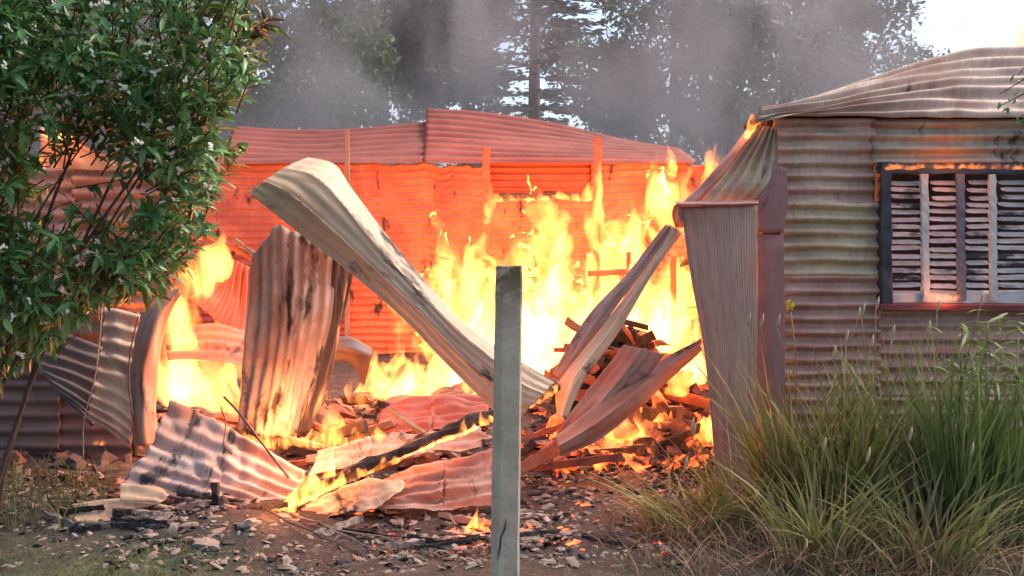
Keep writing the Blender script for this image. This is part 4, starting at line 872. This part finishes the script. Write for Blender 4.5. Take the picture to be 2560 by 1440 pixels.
    parts = [tube_mesh([a, a.lerp(b, .5), b], [.0045, .0035, .002], 4, 0, 1) for a, b in tw]
    V, Fc = join(parts); o = link('twigs', mesh('twigs', V, Fc), M_BARK, root); o.name = 'twig_growth'; o['kind'] = 'stuff'
    # white flower clusters
    pet = []
    for q in range(3):
        V, Fc = [], []
        for f in range(9):
            cx = Vector((r.gauss(0, .010), r.gauss(0, .010), r.gauss(0, .008)))
            for k in range(5):
                an = k * 1.2566 + f; d = Vector((math.cos(an), math.sin(an), .3)); s = Vector((-math.sin(an), math.cos(an), 0)); R0 = .0085
                o0 = len(V); V += [tuple(cx), tuple(cx + d * R0 * .6 + s * R0 * .35), tuple(cx + d * R0), tuple(cx + d * R0 * .6 - s * R0 * .35)]; Fc.append((o0, o0 + 1, o0 + 2, o0 + 3))
        me = mesh('flower', V, Fc); me.materials.append(M_PETAL); pet.append(me)
    vis = [c for c in clusters if c[1] < 4.95 and -30 < c[0].x * F_PX / c[1] + 1280]
    for (c0, Y) in r.sample(vis, min(170, len(vis))):
        o = bpy.data.objects.new('flower', r.choice(pet)); COL.objects.link(o); o.parent = root; o.matrix_parent_inverse = Matrix.Translation(root.location).inverted()
        o.location = c0 + Vector((r.uniform(-.02, .02), -.07, r.uniform(-.01, .03))); o.rotation_euler = (R(60) + r.uniform(-.6, .6), r.uniform(-.6, .6), r.uniform(0, 6)); s = r.uniform(.55, 1.05); o.scale = (s, s, s)
build_shrub()

def tree_crown(rg, centers, radii, n, size, squash=.8):
    wt = rg.gamma(1.2, 1, len(centers)) * np.array(radii) ** 2; ci = rg.choice(len(centers), n, p=wt / wt.sum()); c0 = np.array(centers)[ci]; rad = np.array(radii)[ci]
    d = rg.normal(0, 1, (n, 3)); d /= np.linalg.norm(d, axis=1, keepdims=True); rr = rad * rg.random(n) ** .45
    p = c0 + d * rr[:, None] * np.array((1, 1, squash))
    a = rg.normal(0, 1, (n, 3)); a /= np.linalg.norm(a, axis=1, keepdims=True)
    b = np.cross(a, rg.normal(0, 1, (n, 3))); b /= np.linalg.norm(b, axis=1, keepdims=True)
    s = size * rg.uniform(.5, 1.7, n)[:, None]
    V = np.stack([p - a * s, p + b * s * .45, p + a * s, p - b * s * .45], 1).reshape(-1, 3)
    return V, np.arange(4 * n).reshape(n, 4)
def build_tree(x, y, h, cr, label, mat, seed, n=28000, size=.066, low=.25, wide=1.0, clumps=34):
    rg = np.random.default_rng(seed); r = random.Random(seed)
    root = empty('tree', (x, y, 0), label, 'tree', 'trees behind the house')
    tp = [Vector((x + .25 * math.sin(t * 3 + seed), y, h * .75 * t)) for t in [i / 8 for i in range(9)]]
    V, Fc = tube_mesh(tp, [.20 * (1 - .75 * i / 8) for i in range(9)], 8, .08, seed); link('trunk', mesh('trunk', V, Fc), M_BARK, root)
    cs, rs, limbs = [], [], []
    for k in range(clumps):
        t = r.uniform(low, 1.0); an = r.uniform(0, 6.3); sp = cr * math.sin(math.pi * min(.98, .12 + .85 * (t - low) / (1 - low + .01))) ** .6
        c0 = Vector((x + math.cos(an) * sp * wide * r.uniform(.25, 1), y + math.sin(an) * sp * r.uniform(.25, 1) * .8, h * t)); cs.append(tuple(c0)); rs.append(r.uniform(.35, .95) * cr / 2.4)
        if k % 2 == 0:
            b = tp[min(8, max(1, int(t * 6)))]; limbs.append(tube_mesh([b, b.lerp(c0, .5) + Vector((0, 0, .2)), c0], [.06, .04, .012], 5, .05, k))
    V, Fc = join(limbs); o = link('limb_growth', mesh('limbs', V, Fc), M_BARK, root); o['kind'] = 'stuff'
    V, Fc = tree_crown(rg, cs, rs, n, size); link('crown', mesh('crown', V, Fc, smooth=False), mat, root)
TREES = [(-10.5, 27, 9.0, 3.4, 'broad dark tree filling the gap beyond the brownish tree', M_TREE, 31, .05), (-5.6, 29, 9.0, 3.4, 'broad smoky tree far behind the yellow-flecked tree', M_TREE2, 32, .05),
         (-1.2, 31, 8.6, 3.0, 'far rounded tree beside the conifer towards the shed ridge', M_TREE2, 33, .05), (4.6, 30, 9.0, 3.4, 'far broad tree behind the dense dark tree', M_TREE, 34, .05),
         (9.6, 31, 5.2, 2.6, 'far hazy tree behind the house roof slope', M_TREE2, 35, .05),
         (-8.6, 19, 8.0, 2.6, 'brownish green tree behind the shed, beside the flowering shrub', M_TREE2, 11, .12),
         (-5.2, 21, 7.5, 2.8, 'yellow-flecked tree rising over the low end of the rear shed roof', M_TREE, 12, .10),
         (-2.9, 23, 8.4, 2.5, 'smoky dark tree behind the ridge of the rear shed', M_TREE2, 13, .15),
         (3.7, 21, 8.2, 2.6, 'dense dark tree between the conifer and the house roof', M_TREE2, 14, .10),
         (5.9, 23, 8.6, 2.7, 'hazy tree rising behind the ripped roof corner', M_TREE2, 15, .12),
         (7.6, 25, 6.6, 2.2, 'pale hazy tree thinning out against the bright sky over the roof', M_TREE2, 16, .25),
         (-12.5, 22, 8.5, 3.0, 'tall dark tree hidden mostly by the flowering shrub', M_TREE2, 17, .1),
         (0.2, 29, 3.6, 2.6, 'distant bushy tree low between the conifer and the shed ridge', M_TREE, 18, .05)]
for (x, y, h, cr, lab, m, sd_, low) in TREES: build_tree(x, y, h, cr, lab, m, sd_, low=low)
def build_conifer():
    x, y, h = P(1335, 600, 24).x, 24, 10.5
    root = empty('conifer_tree', (x, y, 0), 'conifer with level layered boughs and sky gaps behind the shed ridge', 'tree', 'trees behind the house')
    V, Fc = tube_mesh([(x, y, h * t / 8) for t in range(9)], [.19 * (1 - .9 * t / 8) for t in range(9)], 8, .06); link('trunk', mesh('trunk', V, Fc), M_BARKW, root)
    r = random.Random(9); rg = np.random.default_rng(9); NV, NF, n = [], [], 0; limbs = []
    for k in range(34):
        z = 1.4 + k * .30; L = 2.9 * (1 - z / (h + 1.5)) * 1.25
        for j in range(5):
            an = j * 1.2566 + k * .7 + r.uniform(-.25, .25); d = Vector((math.cos(an), math.sin(an), r.uniform(-.10, .05))); p0 = Vector((x, y, z + r.uniform(-.06, .06))); Lk = L * r.uniform(.6, 1.1)
            if r.random() < .30: continue
            limbs.append(tube_mesh([p0, p0 + d * Lk * .5 + Vector((0, 0, -.05)), p0 + d * Lk], [.03, .018, .006], 4))
            m = int(120 * Lk / 2)
            t = rg.uniform(.18, 1, m); s = np.array((-d.y, d.x, 0)); w_ = rg.normal(0, .22, m) * (1.15 - t)
            pp = np.array(p0) + np.outer(t * Lk, np.array(d)) + np.outer(w_ * 1.6, s) + np.outer(rg.normal(0, .035, m), (0, 0, 1))
            a = np.outer(np.sign(w_) * .10, s) + np.array(d) * .09; b = rg.normal(0, .016, (m, 3)) + np.array((0, 0, .014))
            NV.append(np.stack([pp - a, pp + b, pp + a, pp - b], 1).reshape(-1, 3)); NF.append(np.arange(4 * m).reshape(m, 4) + n); n += 4 * m
    V, Fc = join(limbs); o = link('bough_growth', mesh('boughs', V, Fc), M_BARKW, root); o['kind'] = 'stuff'
    link('crown', mesh('needles', np.concatenate(NV), np.concatenate(NF), smooth=False), M_NEEDLE, root)
build_conifer()

# ------------------------------------------------------------------ tall grass beside the house
def blades(q, n, cx, cy, spread, hmin, hmax, wdt, lean, seg=6, droop=.5, dirbias=(0, 0)):
    V, Fc, o = [], [], 0
    for i in range(n):
        an = q.uniform(0, 6.3); rr = spread * q.random() ** .7; x, y = cx + math.cos(an) * rr, cy + math.sin(an) * rr * .7
        h = q.uniform(hmin, hmax); d = np.array((math.cos(an) + q.normal(0, .5) + dirbias[0], math.sin(an) * .6 + q.normal(0, .4) + dirbias[1])); ln = lean * h * (.25 + .9 * q.random())
        d = d / (np.linalg.norm(d) + 1e-6); sa = q.uniform(0, 6.3); sd_ = np.array((math.cos(sa), math.sin(sa), 0)) * wdt * q.uniform(.6, 1.3) * .5
        z0 = gz(x, y) - .02; dr = droop * q.random() ** 2
        for k in range(seg + 1):
            t = k / seg; pz = h * (t - dr * t ** 3 * .8); px_ = np.array((x + d[0] * ln * t ** 1.8, y + d[1] * ln * t ** 1.8, z0 + pz)); wk = (1 - t ** 2) * .95 + .05
            V += [px_ - sd_ * wk, px_ + sd_ * wk]
        for k in range(seg): a = o + 2 * k; Fc.append((a, a + 1, a + 3, a + 2))
        o += 2 * (seg + 1)
    return np.array(V), np.array(Fc)
def grass_clump(px, Y, n, h, spread, label, seed, bright=False, dry=.3, heads=6, lean=.45):
    x = P(px, 1200, Y).x; q = np.random.default_rng(seed); root = empty('grass_clump', (x, Y, gz(x, Y)), label, 'grass clump', 'tall grass beside the house')
    V, Fc = blades(q, int(n * .95), x, Y, spread, h * .45, h * 1.08, .019, lean); link('green_growth', mesh('blades', V, Fc), M_BLADEL if bright else M_BLADE, root)['kind'] = 'stuff'
    V, Fc = blades(q, int(n * dry), x, Y, spread * 1.2, h * .25, h * .75, .008, lean * 1.5, droop=1.0); link('dry_growth', mesh('blades', V, Fc), M_DRY, root)['kind'] = 'stuff'
    r = random.Random(seed)
    for i in range((heads + 1) // 2):
        sx, sy = x + r.uniform(-1, 1) * spread, Y + r.uniform(-.6, .6) * spread; hh = h * r.uniform(.85, 1.12); d = Vector((r.uniform(-.22, .22), r.uniform(-.1, .1), 0))
        pts = [Vector((sx, sy, 0)) + d * (t / 6) ** 2 + Vector((0, 0, hh * t / 6)) for t in range(7)]
        V, Fc = tube_mesh(pts, [.0026] * 7, 4); st = link('stalk', mesh('stalk', V, Fc), M_BLADE, root)
        e = pts[-1]; V, Fc = tube_mesh([e, e + Vector((.004, 0, .02)), e + Vector((.010, 0, .05)), e + Vector((.014, 0, .075))], [.002, .007, .006, .001], 6, .25, i)
        o = link('seed_head', mesh('head', V, Fc), M_HEAD); o.parent = st; o.matrix_parent_inverse = Matrix.Identity(4)
CL = [(1985, 5.45, 190, .95, .17, 'tall dark grass clump at the foot of the house corner', 1, False, .55, 7, .5),
      (2110, 5.25, 190, .98, .18, 'tall arching clump before the wall under the window jamb', 2, False, .5, 6, .45),
      (2250, 5.40, 170, 1.0, .18, 'upright clump before the wall below the first shutter', 3, False, .5, 7, .4),
      (2400, 5.15, 260, 1.06, .17, 'thick bright green clump below the middle of the window', 4, True, .3, 3, .28),
      (2520, 5.2, 260, 1.04, .18, 'bright green clump with bushy top under the far shutter', 5, True, .3, 3, .3),
      (2660, 5.3, 170, 1.0, .2, 'green clump beyond the window end of the house wall', 6, False, .2, 4, .4),
      (1850, 5.35, 120, .50, .20, 'low sprawling clump in front of the hanging panel', 7, False, .9, 3, .9),
      (1730, 5.25, 100, .36, .22, 'low dry clump spreading towards the ash beside the hanging panel', 8, False, 1.2, 2, 1.2),
      (2060, 4.85, 110, .55, .20, 'short half-dry clump standing before the tall dark grass', 9, False, 1.2, 3, .8),
      (2330, 4.8, 120, .55, .25, 'short tawny clump standing before the bright green clumps', 10, False, 1.2, 3, .8)]
for (px, Y, n, h, sp, lab, sd_, br, dry, hd, ln) in CL: grass_clump(px, Y, n, h, sp, lab, sd_, br, dry, hd, ln)
def leafy_top(px, py, Y, n, label, seed):
    r = random.Random(seed); root = empty('leafy_weed', (P(px, py, Y).x, Y, 0), label, 'weed', 'leafy weeds in the grass')
    c0 = P(px, py, Y); V, Fc = tube_mesh([(c0.x + .02, Y, 0), (c0.x, Y, c0.z * .5), tuple(c0)], [.006, .005, .003], 5); link('stem', mesh('stem', V, Fc), M_BLADE, root)
    me = mesh('leaf', *leaf_verts(1, .16, .35)); me.materials.append(M_BLADEL)
    for k in range(n):
        o = bpy.data.objects.new('leaf', me); COL.objects.link(o); o.parent = root; o.matrix_parent_inverse = Matrix.Translation(root.location).inverted()
        a = r.uniform(0, 6.3); d = (math.cos(a), math.sin(a), r.uniform(-.5, .7)); p = c0 + Vector((r.gauss(0, .06), r.gauss(0, .05), r.uniform(-.28, .05)))
        o.matrix_basis = Matrix.LocRotScale(p, Matrix(rot_to(d, r.uniform(-.6, .6)).tolist()).to_quaternion(), Vector((r.uniform(.07, .13),) * 3))
leafy_top(2470, 810, 5.1, 60, 'bright leafy weed topping the green clump under the window', 3)
leafy_top(2405, 830, 5.15, 40, 'smaller leafy weed beside the bushy topped one under the window', 4)
leafy_top(2545, 840, 5.1, 46, 'leafy weed at the far end of the window sill', 5)
def yellow_flower():
    c0 = P(1975, 765, 5.3); root = empty('yellow_flower', (c0.x, 5.3, 0), 'single yellow flower on a tall stalk before the house corner', 'flower')
    V, Fc = tube_mesh([(c0.x + .10, 5.3, 0), (c0.x + .07, 5.3, .5), (c0.x + .03, 5.3, .9), tuple(c0)], [.005, .004, .0035, .003], 5); link('stalk', mesh('stalk', V, Fc), M_BLADE, root)
    o = link('bloom', chunk_mesh(3, .016, .016, .026, .4), M_YEL); o.parent = root; o.location = c0 - root.location
yellow_flower()
def ground_grass():
    q = np.random.default_rng(5)
    def patch(name, n, xr, yr, h, mat, label, w=.006, lean=.9):
        V, Fc, o = [], [], 0
        for i in range(n):
            x, y = q.uniform(*xr), yr[0] + (yr[1] - yr[0]) * q.random()
            v, f = blades(q, 1, x, y, .01, h * .4, h, w, lean, 3, .8); V.append(v); Fc.append(f + o); o += len(v)
        ob = link(name, mesh(name, np.concatenate(V), np.concatenate(Fc)), mat); ob['kind'] = 'stuff'; ob['label'] = label; ob['category'] = 'grass'
    patch('dry_grass', 1500, (.45, 3.0), (4.5, 5.5), .22, M_DRYR, 'brown scorched grass around the tall clumps', .006, 1.3)
    patch('pale_dry_grass', 900, (.7, 3.0), (4.5, 5.6), .26, M_DRY, 'straw-coloured dry grass under the tall clumps', .006, 1.4)
    patch('turf_grass', 2600, (-2.9, -1.4), (4.4, 4.98), .07, M_TURF, 'short green grass at the edge of the ash by the shrub', .005)
    patch('turf_grass', 1300, (.5, 2.9), (4.4, 4.9), .08, M_TURF, 'short grass at the foot of the tall dry clumps', .005)
    patch('scorched_grass', 1200, (-2.3, .6), (4.6, 5.1), .07, M_DRYR, 'thin scorched grass on the ash before the burning pole', .004)
    patch('wild_grass', 800, (-3.6, -2.2), (5.2, 6.2), .24, M_TURF, 'wild grass in the shade under the flowering shrub', .007)
ground_grass()
def hanging_twig():
    root = empty('hanging_twig', P(2560, 130, 4.2), 'thin dark twig with small leaves hanging before the house roof', 'branch')
    r = random.Random(4); me = mesh('leaf', *leaf_verts(1, .5, .2)); me.materials.append(M_LEAF)
    for (a, b) in (((2640, 80), (2545, 190)), ((2650, 170), (2500, 235)), ((2640, 220), (2490, 270)), ((2640, 240), (2545, 300))):
        p, q = P(*a, 4.2), P(*b, 4.25); V, Fc = tube_mesh([p, p.lerp(q, .5) + Vector((0, 0, .02)), q], [.004, .003, .0012], 5); link('twig', mesh('twig', V, Fc), M_BARK, root)
        for k in range(11):
            o = bpy.data.objects.new('leaf', me); COL.objects.link(o); o.parent = root; o.matrix_parent_inverse = Matrix.Translation(root.location).inverted()
            d = (r.gauss(0, 1), r.gauss(0, 1), r.gauss(-.3, .7)); c0 = p.lerp(q, r.uniform(.35, 1.02)) + Vector((r.gauss(0, .012), 0, r.gauss(0, .012)))
            o.matrix_basis = Matrix.LocRotScale(c0, Matrix(rot_to(d, r.uniform(-1, 1)).tolist()).to_quaternion(), Vector((r.uniform(.016, .032),) * 3))
    pp = P(2640, 80, 4.2); V, Fc = tube_mesh([(pp.x + .5, 4.2, 0), (pp.x + .4, 4.2, 1.2), (pp.x + .15, 4.2, 2.0), tuple(pp)], [.03, .025, .012, .005], 6); link('stem', mesh('stem', V, Fc), M_BARK, root)
hanging_twig()

# ------------------------------------------------------------------ smoke drifting behind the house
def smoke():
    m, nt = newmat('smoke'); g = nt.nodes.new('ShaderNodeNewGeometry'); p = g.outputs['Position']
    n1 = noise_tex(nt, mapping(nt, p, (1, .8, .8)), .55, 4, .6, None, 1.0)
    mr = N(nt, 'ShaderNodeMapRange', interpolation_type='SMOOTHSTEP'); mr.inputs[1].default_value = .41; mr.inputs[2].default_value = .63; mr.inputs[3].default_value = .025; mr.inputs[4].default_value = .26
    nt.links.new(n1, mr.inputs[0])
    v = nt.nodes.new('ShaderNodeVolumePrincipled'); v.inputs['Color'].default_value = (.92, .87, .88, 1); v.inputs['Anisotropy'].default_value = .2
    nt.links.new(mr.outputs[0], v.inputs['Density'])
    o = nt.nodes.new('ShaderNodeOutputMaterial'); nt.links.new(v.outputs[0], o.inputs['Volume'])
    x0, x1, y0, y1, z0, z1 = -13, 15, 13.4, 17.4, .6, 9.5
    V = [(x, y, z) for z in (z0, z1) for y in (y0, y1) for x in (x0, x1)]
    Fc = [(0, 2, 3, 1), (4, 5, 7, 6), (0, 1, 5, 4), (2, 6, 7, 3), (0, 4, 6, 2), (1, 3, 7, 5)]
    ob = link('smoke', mesh('smoke', V, Fc, smooth=False), m); ob['kind'] = 'stuff'; ob['label'] = 'mauve grey smoke drifting between the shed and the trees'; ob['category'] = 'smoke'
smoke()
